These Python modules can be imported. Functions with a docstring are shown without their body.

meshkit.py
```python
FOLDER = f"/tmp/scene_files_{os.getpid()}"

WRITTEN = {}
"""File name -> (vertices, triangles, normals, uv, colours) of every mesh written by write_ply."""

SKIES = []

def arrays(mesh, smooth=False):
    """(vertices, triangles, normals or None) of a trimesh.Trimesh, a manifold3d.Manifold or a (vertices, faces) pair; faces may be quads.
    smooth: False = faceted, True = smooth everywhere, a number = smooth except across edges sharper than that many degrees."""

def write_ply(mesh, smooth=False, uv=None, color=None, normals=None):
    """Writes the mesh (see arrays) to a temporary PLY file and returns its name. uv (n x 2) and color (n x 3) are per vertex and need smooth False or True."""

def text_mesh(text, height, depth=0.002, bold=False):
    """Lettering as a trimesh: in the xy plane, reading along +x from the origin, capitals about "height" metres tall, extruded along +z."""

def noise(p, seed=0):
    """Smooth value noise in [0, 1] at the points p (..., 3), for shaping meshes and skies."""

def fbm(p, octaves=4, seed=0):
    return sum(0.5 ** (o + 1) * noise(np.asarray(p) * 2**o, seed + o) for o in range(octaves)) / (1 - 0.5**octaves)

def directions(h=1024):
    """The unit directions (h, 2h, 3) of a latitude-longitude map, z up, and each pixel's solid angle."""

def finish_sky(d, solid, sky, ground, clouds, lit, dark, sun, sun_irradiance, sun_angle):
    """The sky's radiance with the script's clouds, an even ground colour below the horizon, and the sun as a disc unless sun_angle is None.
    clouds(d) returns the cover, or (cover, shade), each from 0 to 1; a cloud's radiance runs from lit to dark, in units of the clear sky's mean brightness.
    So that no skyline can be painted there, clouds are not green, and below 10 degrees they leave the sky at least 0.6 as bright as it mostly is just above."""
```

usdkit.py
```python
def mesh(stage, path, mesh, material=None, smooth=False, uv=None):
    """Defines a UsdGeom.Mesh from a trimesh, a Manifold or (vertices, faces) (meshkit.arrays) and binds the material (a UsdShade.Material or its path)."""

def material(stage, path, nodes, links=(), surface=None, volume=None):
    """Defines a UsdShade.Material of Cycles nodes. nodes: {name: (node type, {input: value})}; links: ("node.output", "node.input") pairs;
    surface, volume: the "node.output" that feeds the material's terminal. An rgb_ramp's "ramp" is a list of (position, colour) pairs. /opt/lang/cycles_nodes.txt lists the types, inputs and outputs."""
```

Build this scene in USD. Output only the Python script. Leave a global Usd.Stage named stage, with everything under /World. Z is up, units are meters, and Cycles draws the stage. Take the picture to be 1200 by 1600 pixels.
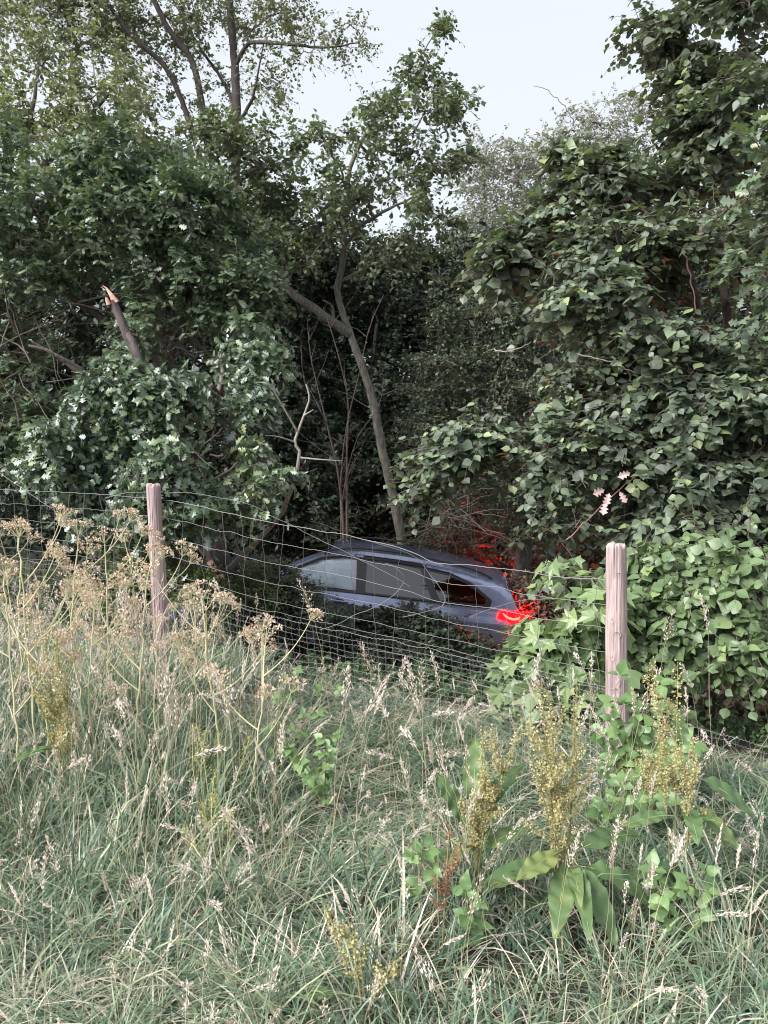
import math, numpy as np, trimesh, usdkit, meshkit
from pxr import Usd, UsdGeom, UsdLux, UsdShade, Gf, Sdf, Vt
from scipy.spatial import Delaunay
from scipy.interpolate import PchipInterpolator
from shapely.geometry import Polygon, Point, LineString
from shapely import contains_xy

stage = Usd.Stage.CreateInMemory()
UsdGeom.Xform.Define(stage, '/World')
T = Sdf.ValueTypeNames
PI = math.pi

# ------------------------------------------------------------------ camera, sky, sun, exposure
EYE = np.array([0.0, 0.0, 1.6])
PITCH = math.radians(5.0)
cam = UsdGeom.Camera.Define(stage, '/World/camera')
cam.CreateHorizontalApertureAttr(24.0)
cam.CreateVerticalApertureAttr(32.0)
cam.CreateFocalLengthAttr(24.0)
cam.CreateFStopAttr(0.0)
cam.CreateExposureAttr(2.58)
cam.AddTranslateOp().Set(Gf.Vec3d(*EYE))
cam.AddRotateXOp().Set(90.0 - math.degrees(PITCH))

SUN_EL, SUN_AZ = math.radians(38.0), math.atan2(-0.82, -0.57)       # behind the camera, to the left
sun = UsdLux.DistantLight.Define(stage, '/World/sun')
sun.CreateIntensityAttr(0.40)
sun.CreateAngleAttr(40.0)
sun.CreateColorAttr(Gf.Vec3f(1.0, 0.97, 0.96))
sun.CreateNormalizeAttr(True)
sun.AddRotateZOp().Set(-math.degrees(SUN_AZ))
sun.AddRotateXOp().Set(math.degrees(SUN_EL) - 90.0)
dome = UsdLux.DomeLight.Define(stage, '/World/sky')
sky_m = usdkit.material(stage, '/World/Looks/sky_look', {
    'sky': ('sky_texture', {'sky_type': 'single_scattering', 'sun_disc': False, 'sun_elevation': SUN_EL, 'sun_rotation': SUN_AZ, 'air_density': 1.0, 'aerosol_density': 1.2, 'ozone_density': 1.5}),
    'veil': ('mix', {'mix_type': 'mix', 'fac': 0.9, 'color2': (2.27, 2.34, 2.47)}),
    'bg': ('background_shader', {'strength': 0.068})},
    [('sky.color', 'veil.color1'), ('veil.color', 'bg.color')], surface='bg.background')
UsdShade.MaterialBindingAPI.Apply(dome.GetPrim()).Bind(sky_m)
dome.GetPrim().SetCustomDataByKey('kind', 'structure')

# ------------------------------------------------------------------ helpers
def P(px, py, depth):
    """The point at world distance depth (y) that lies behind photo pixel (px, py) of 1200 x 1600."""
    a, b = (np.asarray(px, float) - 600) / 1200, (np.asarray(py, float) - 800) / 1200
    c, s = math.cos(PITCH), math.sin(PITCH)
    dy, dz = c - b * s, -s - b * c
    t = np.asarray(depth, float) / dy
    return np.stack(np.broadcast_arrays(a * t, depth, EYE[2] + dz * t), -1).astype(float)

def project(p):
    c, s = math.cos(PITCH), math.sin(PITCH)
    q = np.asarray(p) - EYE
    z = q[..., 1] * c - q[..., 2] * s
    u = q[..., 1] * s + q[..., 2] * c
    return 600 + 1200 * q[..., 0] / z, 800 - 1200 * u / z, z

def rng(seed):
    return np.random.default_rng(seed)

def unit(v):
    return v / np.maximum(np.linalg.norm(v, axis=-1, keepdims=True), 1e-9)

taken = {}
def numbered(parent, name):
    k = taken.get((parent, name), -1) + 1
    taken[(parent, name)] = k
    return f'{parent}/{name}' if k == 0 else f'{parent}/{name}_{k:03d}'

def keys(prim, **kw):
    for k, v in kw.items():
        if v:
            prim.SetCustomDataByKey({'cat': 'category'}.get(k, k), v)
    return prim

def thing(name, label, cat, loc=(0, 0, 0), rot=(0, 0, 0), group=None, root='/World'):
    x = UsdGeom.Xform.Define(stage, numbered(root, name))
    x.AddTranslateOp().Set(Gf.Vec3d(*map(float, loc)))
    if any(rot):
        x.AddRotateXYZOp().Set(Gf.Vec3f(*map(float, rot)))
    return keys(x.GetPrim(), label=label, cat=cat, group=group)

def obj(name, vf, mat, parent=None, smooth=False, tone=None, **kw):
    """One Mesh prim below parent (or /World) from (vertices, triangles) or a trimesh."""
    path = numbered(str(parent.GetPath()) if parent else '/World', name)
    if tone is None:
        m = usdkit.mesh(stage, path, vf, mat, smooth)
    else:
        v, f = vf
        m = UsdGeom.Mesh.Define(stage, path)
        m.CreatePointsAttr(Vt.Vec3fArray.FromNumpy(np.ascontiguousarray(v, np.float32)))
        m.CreateFaceVertexCountsAttr(Vt.IntArray.FromNumpy(np.full(len(f), 3, np.int32)))
        m.CreateFaceVertexIndicesAttr(Vt.IntArray.FromNumpy(np.ascontiguousarray(f, np.int32).ravel()))
        m.CreateSubdivisionSchemeAttr('none')
        UsdGeom.PrimvarsAPI(m).CreatePrimvar('tone', T.FloatArray, 'vertex').Set(Vt.FloatArray.FromNumpy(np.ascontiguousarray(tone, np.float32)))
        if smooth:
            m.CreateNormalsAttr(Vt.Vec3fArray.FromNumpy(np.ascontiguousarray(meshkit.arrays((v, f), True)[2], np.float32))); m.SetNormalsInterpolation('vertex')
        UsdShade.MaterialBindingAPI.Apply(m.GetPrim()).Bind(mat)
    return keys(m.GetPrim(), **kw)

def copy_of(source, name, label, cat, loc, rot=(0, 0, 0), scale=1.0, group=None):
    x = UsdGeom.Xform.Define(stage, numbered('/World', name))
    x.AddTranslateOp().Set(Gf.Vec3d(*map(float, loc)))
    x.AddRotateXYZOp().Set(Gf.Vec3f(*map(float, rot)))
    x.AddScaleOp().Set(Gf.Vec3f(scale, scale, scale))
    p = x.GetPrim()
    p.GetReferences().AddInternalReference(source.GetPath())
    p.SetInstanceable(True)
    return keys(p, label=label, cat=cat, group=group)

def join(parts):
    vs, fs, n = [], [], 0
    for v, f in parts:
        vs.append(np.asarray(v, float)); fs.append(np.asarray(f, int) + n); n += len(v)
    return np.vstack(vs), np.vstack(fs)

def tubes(pts, rad, sides=3):
    """Tapered tubes along N paths at once: pts (N, K, 3), rad (N, K)."""
    pts, rad = np.asarray(pts, float), np.asarray(rad, float)
    if pts.ndim == 2:
        pts, rad = pts[None], rad[None]
    n, k = pts.shape[:2]
    tan = unit(np.gradient(pts, axis=1))
    mean = unit(pts[:, -1] - pts[:, 0])
    ref = np.where(np.abs(mean[:, 2:3]) > 0.8, np.array([[1.0, 0.1, 0]]), np.array([[0.05, 0.1, 1.0]]))[:, None]
    u = unit(np.cross(tan, ref)); w = np.cross(tan, u)
    a = np.arange(sides) * 2 * PI / sides
    v = pts[:, :, None] + rad[:, :, None, None] * (np.cos(a)[:, None] * u[:, :, None] + np.sin(a)[:, None] * w[:, :, None])
    i = np.arange(k - 1)[:, None] * sides + np.arange(sides)
    j = np.arange(k - 1)[:, None] * sides + (np.arange(sides) + 1) % sides
    f = np.concatenate([np.stack([i, i + sides, j], -1).reshape(-1, 3), np.stack([j, i + sides, j + sides], -1).reshape(-1, 3)])
    f = (f[None] + (np.arange(n) * k * sides)[:, None, None]).reshape(-1, 3)
    return v.reshape(-1, 3), f

def curve(points, n):
    p = np.asarray(points, float)
    if len(p) == 2:
        return p[0] + (p[1] - p[0]) * np.linspace(0, 1, n)[:, None]
    d = np.r_[0, np.cumsum(np.linalg.norm(np.diff(p, axis=0), axis=1))]
    from scipy.interpolate import Akima1DInterpolator, make_interp_spline
    if len(p) < 4:
        return make_interp_spline(d, p, k=2)(np.linspace(0, d[-1], n))
    return Akima1DInterpolator(d, p)(np.linspace(0, d[-1], n))

def capped(path, rad, sides=10, rough=0.0, seed=0, freq=6.0):
    v, f = tubes(path, rad, sides)
    if rough:
        c = np.repeat(np.asarray(path), sides, 0)
        d = unit(v - c)
        v = v + d * ((meshkit.fbm(v * [freq, freq, freq * 0.35], 3, seed) - 0.5) * 2 * rough)[:, None] * np.repeat(np.asarray(rad), sides)[:, None]
    n = len(v)
    ends = [(0, sides, path[0]), (n - sides, n, path[-1])]
    v = np.vstack([v, [path[0]], [path[-1]]])
    k = np.arange(sides)
    f = np.vstack([f, np.stack([k, (k + 1) % sides, np.full(sides, n)], 1), np.stack([n - sides + (k + 1) % sides, n - sides + k, np.full(sides, n + 1)], 1)])
    return v, f

# ------------------------------------------------------------------ materials
def leaf_look(name, dark, mid, light, under, rough=0.42, trans=0.25, spec=0.5):
    return usdkit.material(stage, '/World/Looks/' + name, {
        'a': ('attribute', {'attribute': 'tone'}),
        'r': ('rgb_ramp', {'ramp': [(0, dark), (0.55, mid), (0.9, light), (1, light)]}),
        'geo': ('geometry', {}),
        'n': ('noise_texture', {'scale': 55.0, 'detail': 2.0}),
        'b': ('bump', {'strength': 0.35, 'distance': 0.004}),
        'u': ('mix', {'color2': under}),
        'p': ('principled_bsdf', {'roughness': rough, 'specular_ior_level': spec}),
        't': ('translucent_bsdf', {}),
        'tc': ('mix', {'mix_type': 'multiply', 'fac': 1.0, 'color2': (0.95, 1.0, 0.45)}),
        'm': ('mix_closure', {'fac': trans})},
        [('a.fac', 'r.fac'), ('r.color', 'u.color1'), ('geo.backfacing', 'u.fac'), ('u.color', 'p.base_color'), ('geo.position', 'n.vector'), ('n.fac', 'b.height'), ('b.normal', 'p.normal'),
         ('r.color', 'tc.color1'), ('tc.color', 't.color'), ('p.BSDF', 'm.closure1'), ('t.BSDF', 'm.closure2')], surface='m.closure')

def plain(name, color, rough=0.6, metallic=0.0, spec=0.5, **kw):
    return usdkit.material(stage, '/World/Looks/' + name, {'p': ('principled_bsdf', {'base_color': color, 'roughness': rough, 'metallic': metallic, 'specular_ior_level': spec, **kw})}, surface='p.BSDF')

def noisy(name, stops, scale=(8, 8, 8), rough=0.75, bump=0.5, dist=0.01, detail=5.0, fine=0.0, space='object'):
    return usdkit.material(stage, '/World/Looks/' + name, {
        'tc': ('texture_coordinate', {}), 'mp': ('mapping', {'scale': scale}),
        'n': ('noise_texture', {'scale': 1.0, 'detail': detail, 'roughness': 0.62, 'distortion': 0.4}),
        'r': ('rgb_ramp', {'ramp': stops}),
        'b': ('bump', {'strength': bump, 'distance': dist}),
        'p': ('principled_bsdf', {'roughness': rough, 'specular_ior_level': 0.3})},
        [('tc.object', 'mp.vector'), ('mp.vector', 'n.vector'), ('n.fac', 'r.fac'), ('n.fac', 'b.height'), ('r.color', 'p.base_color'), ('b.normal', 'p.normal')], surface='p.BSDF')

M = {
    'hazel': leaf_look('hazel_leaf', (0.038, 0.052, 0.038), (0.118, 0.160, 0.104), (0.23, 0.29, 0.12), (0.22, 0.25, 0.19), 0.50, 0.25, 0.6),
    'oak': leaf_look('oak_leaf', (0.034, 0.060, 0.034), (0.098, 0.148, 0.080), (0.18, 0.22, 0.09), (0.22, 0.28, 0.21), 0.40, 0.25, 0.6),
    'fallen': leaf_look('fallen_oak_leaf', (0.032, 0.056, 0.030), (0.088, 0.138, 0.070), (0.20, 0.25, 0.11), (0.27, 0.33, 0.28), 0.38, 0.15, 0.7),
    'alder': leaf_look('alder_leaf', (0.050, 0.072, 0.042), (0.115, 0.158, 0.085), (0.20, 0.24, 0.11), (0.19, 0.23, 0.15), .42, .35),
    'pale': leaf_look('pale_leaf', (0.08, 0.10, 0.058), (0.18, 0.215, 0.115), (0.27, 0.31, 0.14), (0.22, 0.25, 0.17), .42, .35),
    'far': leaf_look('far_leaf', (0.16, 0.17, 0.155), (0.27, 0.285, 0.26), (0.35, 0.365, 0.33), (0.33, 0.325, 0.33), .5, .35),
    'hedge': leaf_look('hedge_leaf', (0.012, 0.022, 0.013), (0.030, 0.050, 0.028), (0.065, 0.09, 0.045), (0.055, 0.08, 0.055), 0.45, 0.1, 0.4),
    'thorn': leaf_look('hawthorn_leaf', (0.028, 0.045, 0.028), (0.066, 0.100, 0.060), (0.13, 0.16, 0.085), (0.115, 0.145, 0.10)),
    'lime': leaf_look('fresh_leaf', (0.05, 0.085, 0.028), (0.10, 0.165, 0.05), (0.18, 0.24, 0.065), (0.15, 0.20, 0.09), 0.4),
    'maple': leaf_look('maple_leaf', (0.09, 0.14, 0.065), (0.16, 0.235, 0.11), (0.24, 0.32, 0.13), (0.24, 0.30, 0.18), 0.42, 0.3, 0.6),
    'withered': leaf_look('withered_leaf', (0.05, 0.035, 0.025), (0.12, 0.085, 0.06), (0.2, 0.14, 0.09), (0.14, 0.10, 0.075), 0.5, 0.15),
    'bark': noisy('bark', [(0.2, (0.030, 0.025, 0.024)), (0.5, (0.080, 0.066, 0.064)), (0.8, (0.145, 0.125, 0.118))], (26, 26, 7), 0.85, 0.9, 0.02),
    'grey_bark': noisy('grey_bark', [(0.25, (0.05, 0.046, 0.038)), (0.5, (0.145, 0.135, 0.112)), (0.75, (0.25, 0.24, 0.205))], (26, 26, 7), 0.85, 0.9, 0.02),
    'twig': noisy('twig_bark', [(0.2, (0.07, 0.05, 0.045)), (0.6, (0.15, 0.12, 0.105)), (0.9, (0.22, 0.18, 0.16))], (30, 30, 30), 0.8, 0.3, 0.005),
    'pale_bark': noisy('pale_bark', [(0.2, (0.13, 0.11, 0.09)), (0.5, (0.26, 0.23, 0.20)), (0.8, (0.36, 0.32, 0.28))], (40, 40, 12), 0.8, 0.6, 0.006),
    'torn': noisy('torn_wood', [(0.2, (0.42, 0.21, 0.16)), (0.55, (0.62, 0.36, 0.29)), (0.85, (0.72, 0.50, 0.42))], (60, 60, 6), 0.75, 0.7, 0.006),
    'wire': plain('galvanised_wire', (0.21, 0.205, 0.21), 0.5, 0.5),
    'soil': noisy('soil', [(0.2, (0.025, 0.022, 0.015)), (0.5, (0.05, 0.05, 0.028)), (0.8, (0.09, 0.085, 0.05))], (3, 3, 3), 0.95, 0.8, 0.05),
}
BARE = M['twig']

# ------------------------------------------------------------------ ground
def ground_z(x, y):
    x, y = np.asarray(x, float), np.asarray(y, float)
    edge = y - (4.15 - 0.40 * np.clip(x, -4, 4) * 0.9)          # distance past the fence line
    t = np.clip(edge / 4.6, 0, 1)
    z = -1.22 * t * t * (3 - 2 * t)
    bump = (meshkit.fbm(np.stack([x * 0.9, y * 0.9, x * 0], -1), 3, 5) - 0.5) * 0.14
    return z + bump + np.clip((y - 30) * 0.02, 0, 2.5)

g = np.unique(np.r_[np.linspace(-12, 12, 97), -np.geomspace(12, 240, 24), np.geomspace(12, 240, 24)])
gx, gy = np.meshgrid(g, g + 4)
gv = np.stack([gx, gy, ground_z(gx, gy)], -1).reshape(-1, 3)
nn = len(g)
qi = (np.arange(nn - 1)[:, None] * nn + np.arange(nn - 1)).ravel()
gf = np.vstack([np.stack([qi, qi + 1, qi + nn + 1], 1), np.stack([qi, qi + nn + 1, qi + nn], 1)])
obj('ground', (gv, gf), M['soil'], smooth=True, kind='structure')

# ------------------------------------------------------------------ leaf shapes: x along the leaf, y across, z out of it; length 1
def leaf_shape(width, fold=0.25, curl=0.15, wave=0.0, tip=None):
    """width: half widths at even steps from base to tip (first and last are points)."""
    w = np.asarray(width, float); n = len(w) - 1
    t = np.linspace(0, 1, n + 1)
    mid = np.stack([t, t * 0, -curl * t * t], 1)
    e = np.arange(1, n)
    z = fold * w[e] - curl * t[e] ** 2
    wv = wave * np.where(e % 2 == 0, 1, -1)
    L = np.stack([t[e], w[e], z + wv], 1); R = np.stack([t[e], -w[e], z - wv * 0.8], 1)
    v = np.vstack([mid, L, R]); l0, r0 = n + 1, 2 * n
    f = [(0, 1, l0), (0, r0, 1)]
    for k in range(n - 2):
        f += [(1 + k, 2 + k, l0 + k), (l0 + k, 2 + k, l0 + k + 1), (1 + k, r0 + k, 2 + k), (r0 + k, r0 + k + 1, 2 + k)]
    f += [(n - 1, n, l0 + n - 2), (n - 1, r0 + n - 2, n)]
    return v, np.array(f)

def palmate(tips, notches, fold=0.06, curl=0.12):
    """A lobed leaf: tips and notches are (angle in degrees, radius) pairs of one half, from the tip of the leaf to the stalk."""
    half = [p for pair in zip(tips, notches) for p in pair]
    full = half + [(-a, r) for a, r in half[::-1] if a > 0]
    o = np.array([0.28, 0, 0.0])
    pts = [o + [r * math.cos(math.radians(a)), r * math.sin(math.radians(a)), 0] for a, r in full]
    v = np.vstack([[o], pts])
    v[:, 2] = fold * np.abs(v[:, 1]) * 2 - curl * v[:, 0] ** 2
    v[1::2, 2] += 0.04; n = len(pts)
    f = [(0, 1 + k, 1 + (k + 1) % n) for k in range(n)]
    return v, np.array(f)

LEAF = {
    'round': [leaf_shape([0, .29, .43, .44, .33, .14, 0], .22, .10), leaf_shape([0, .31, .45, .42, .30, .15, 0], .10, .28), leaf_shape([0, .27, .40, .45, .37, .17, 0], .35, .02), leaf_shape([0, .33, .44, .41, .29, .12, 0], -.12, .24)],
    'oval': [leaf_shape([0, .26, .30, 0], .25, .15), leaf_shape([0, .30, .26, 0], .1, .25), leaf_shape([0, .24, .32, 0], .35, .0)],
    'oak': [leaf_shape([0, .05, .22, .09, .33, .12, .35, .12, 0], .18, .16), leaf_shape([0, .06, .24, .10, .31, .14, .33, .10, 0], .3, .32), leaf_shape([0, .07, .22, .11, .35, .12, .32, .15, 0], -.1, .05)],
    'maple': [palmate([(0, .72), (52, .66), (105, .5)], [(24, .36), (78, .32), (140, .26)]), palmate([(0, .75), (48, .62), (100, .46)], [(25, .44), (75, .38), (138, .24)], .15, .3)],
    'lance': [leaf_shape([0, .12, .13, 0], .2, .25), leaf_shape([0, .10, .14, 0], .3, .1)],
    'dock': [leaf_shape([0, .07, .14, .15, .17, .15, .14, .10, .06, 0], .22, .35, .05), leaf_shape([0, .09, .15, .14, .16, .14, .12, .09, .05, 0], .3, .75, .06), leaf_shape([0, .06, .12, .15, .15, .16, .12, .09, .05, 0], .12, .15, .055)],
    'ovate': [leaf_shape([0, .27, .36, .33, .22, .09, 0], .2, .15), leaf_shape([0, .24, .34, .35, .23, .1, 0], .3, .3), leaf_shape([0, .29, .35, .30, .2, .08, 0], .05, .4)],
}

def place_leaves(shape, pos, dirs, nrm, size):
    """Vertices (N, V, 3) of one leaf shape at many places."""
    d = unit(dirs); side = unit(np.cross(nrm, d)); n = np.cross(d, side)
    v = shape[0]
    return pos[:, None] + size[:, None, None] * (v[None, :, 0:1] * d[:, None] + v[None, :, 1:2] * side[:, None] + v[None, :, 2:3] * n[:, None])

# ------------------------------------------------------------------ trees and shrubs
WOODS = []            # leaves are shared out between the crown and single leaves once every plant is known

def grow(root_nodes, centres, seed, reach=0.25):
    """Joins every cluster to the skeleton; returns the branch paths (N, 6, 3) and radii (N, 6)."""
    r = rng(seed)
    base = np.asarray(root_nodes, float)
    order = np.argsort(np.min(np.linalg.norm(centres[:, None] - base[None], axis=2), axis=1))
    nodes = np.zeros((len(base) + 6 * len(centres), 3)); nodes[:len(base)] = base; n = len(base)
    owner = np.full(len(nodes), -1); paths, weight, parent = [], np.ones(len(centres)), np.full(len(centres), -1)
    for q, i in enumerate(order):
        c = centres[i]
        d = np.linalg.norm(nodes[:n] - c, axis=1) + 0.6 * np.maximum(nodes[:n, 2] - c[2], 0)
        k = int(np.argmin(d)); a = nodes[k]; L = np.linalg.norm(c - a)
        t = np.linspace(0, 1, 6)[:, None]
        p = a + (c - a) * t + np.array([0, 0, 1.0]) * (0.12 * L * np.sin(PI * t)) + r.normal(0, 0.05 * L, (6, 3)) * np.sin(PI * t)
        paths.append(p); parent[q] = owner[k]
        nodes[n:n + 4] = p[2:]; owner[n:n + 4] = q; n += 4
    for q in range(len(centres) - 1, -1, -1):
        if parent[q] >= 0:
            weight[parent[q]] += weight[q]
    r0 = 0.0042 * np.sqrt(weight)
    rad = np.maximum(r0[:, None] * np.linspace(1, 0.55, 6)[None], 0.0022)
    return np.array(paths), rad

def scatter_blobs(blobs, n, seed, shell=0.45, noise_scale=1.4, gap=0.42):
    """Cluster centres in ellipsoids: blobs are (px, py, radius px, radius py, depth, radius in depth, weight)."""
    r = rng(seed)
    B = np.array([(*b, 1.0)[:7] for b in blobs], float)
    vol = B[:, 2] * B[:, 3] * B[:, 6]
    out, away = [], []
    want = n
    while want > 0:
        k = r.choice(len(B), size=want * 2, p=vol / vol.sum()); b = B[k]
        d = unit(r.normal(size=(len(k), 3))); rr = (shell + (1 - shell) * r.random(len(k)) ** 0.6)
        depth = b[:, 4] + d[:, 1] * rr * b[:, 5]
        s = 1.0 / 1.0
        p = P(b[:, 0] + d[:, 0] * rr * b[:, 2] * s, b[:, 1] + d[:, 2] * rr * b[:, 3] * -1 * s, b[:, 4])
        p[:, 1] = depth
        ok = meshkit.fbm(p * noise_scale, 2, seed) > gap
        p, d = p[ok][:want], d[ok][:want]
        out.append(p); away.append(d); want -= len(p)
    return np.vstack(out), np.vstack(away)

def leafy(centres, away, seed, twigs, leaves, length, size, shape, up=0.7, out=0.5, droop=0.25, spread=0.9, jitter=0.45, tone_bias=0.0, pull=0.0, follow=0.45, flat=1.0, vary=0.0):
    """Twigs with leaves round every cluster centre. Returns twig paths, radii and the leaves."""
    r = rng(seed + 1)
    n = len(centres)
    axis = unit(away * 0.8 + np.array([0, 0, 0.25]) + r.normal(0, 0.35, (n, 3)))
    td = axis[:, None] + r.normal(0, spread, (n, twigs, 3)); td[..., 2] *= flat; td = unit(td)
    L = length * r.uniform(0.55, 1.25, (n, twigs))
    K = 4
    t = np.linspace(0, 1, K)
    start = centres[:, None] + r.normal(0, 0.05, (n, twigs, 3)) * length
    path = start[:, :, None] + td[:, :, None] * (L[:, :, None] * t)[..., None] + np.array([0, 0, -1.0]) * (droop * L[:, :, None] * t ** 2)[..., None]
    path += r.normal(0, 0.025, path.shape) * length
    # leaves
    lt = np.clip((np.arange(leaves) + 0.8) / leaves + r.normal(0, 0.06, (n, twigs, leaves)), 0.08, 1.0)
    pos = start[:, :, None] + td[:, :, None] * (L[:, :, None] * lt)[..., None] + np.array([0, 0, -1.0]) * (droop * L[:, :, None] * lt ** 2)[..., None]
    sgn = np.where(np.arange(leaves) % 2 == 0, 1.0, -1.0)[None, None, :, None]
    lateral = unit(np.cross(td, np.array([0, 0, 1.0])) + 1e-4)[:, :, None] * sgn
    ld = unit(td[:, :, None] * follow + lateral * 0.8 + np.array([0, 0, -1.0]) * (droop * 0.8 + pull) + r.normal(0, jitter, pos.shape))
    ln = unit(np.array([0, 0, 1.0]) * up + axis[:, None, None] * out + r.normal(0, jitter, pos.shape))
    size_ = size * r.uniform(0.6, 1.18, pos.shape[:3]) * (1 - 0.25 * (lt > 0.9)) * np.exp(r.normal(0, vary, (n, 1, 1)))
    clump = r.normal(0, 0.10, (n, 1, 1))
    tone = np.clip(0.42 + tone_bias + clump + 0.16 * (lt - 0.5) + r.normal(0, 0.17, pos.shape[:3]) + 0.35 * (r.random(pos.shape[:3]) > 0.965), 0, 1)
    m = n * twigs
    rad = np.linspace(0.0026, 0.0012, K)[None].repeat(m, 0) * (1 + size * 4)
    return path.reshape(m, K, 3), rad, dict(pos=pos.reshape(-1, 3), dir=ld.reshape(-1, 3), nrm=ln.reshape(-1, 3), size=size_.ravel(), tone=tone.ravel(), shape=shape)

def woody(name, label, cat, base, trunks, blobs, n, seed, leaf_mat, twigs=4, leaves=7, length=0.35, size=0.07, shape='round', bark='bark', group=None, grow_from=None, gap=0.42, shell=0.45, noise_scale=1.4, single=True, rough=0.12, hot=None, **kw):
    """A tree or shrub: trunks are (name, [(px, py, depth), ...] or world points, [radii])."""
    base = np.asarray(base, float)
    th = thing(name, label, cat, base, group=group)
    nodes = []
    for tname, pts, rads in trunks:
        pts = np.asarray(pts, float)
        k = max(10, int(np.sum(np.linalg.norm(np.diff(pts, axis=0), axis=1)) / 0.12))
        path = curve(pts, k); path[1:-1] += rng(seed + len(nodes)).normal(0, 0.006, (k - 2, 3))
        rad = np.interp(np.linspace(0, 1, k), np.linspace(0, 1, len(rads)), rads)
        obj(tname, capped(path - base, rad, 10 if max(rads) > 0.03 else 6, rough, seed), M[bark], th, smooth=50)
        nodes.append(path if grow_from is None else path[int(k * grow_from):])
    c, away = scatter_blobs(blobs, n, seed, shell, noise_scale, gap)
    bp, br = grow(np.vstack(nodes), c, seed)
    make = dict(twigs=twigs, leaves=leaves, length=length, size=size, shape=shape, **kw)
    unique = np.zeros(len(c), bool)
    lv = None
    if single:
        lv = leafy(c, away, seed, **make)
        if hot:            # warm light on one clump, painted in as a yellower leaf tone
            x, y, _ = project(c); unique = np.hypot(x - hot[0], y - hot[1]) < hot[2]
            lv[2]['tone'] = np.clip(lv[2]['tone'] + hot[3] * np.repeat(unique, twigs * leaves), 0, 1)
    obj('branches', tubes(bp - base, br, 4 if single else 3), M['twig'], th, smooth=True, kind='stuff')
    WOODS.append((th, base, c, away, lv, make, unique, M[leaf_mat], seed))
    return th, c

def leaf_mesh(lv, sel, kind, base):
    parts, tones = [], []
    for s, sh in enumerate(LEAF[lv['shape']]):
        q = sel & (kind == s)
        v = place_leaves(sh, lv['pos'][q] - base, lv['dir'][q], lv['nrm'][q], lv['size'][q]); m, k = v.shape[:2]
        parts.append((v.reshape(-1, 3), (sh[1][None] + (np.arange(m) * k)[:, None, None]).reshape(-1, 3))); tones.append(np.repeat(lv['tone'][q], k))
    v, f = join(parts)
    return v, f, np.concatenate(tones)

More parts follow.
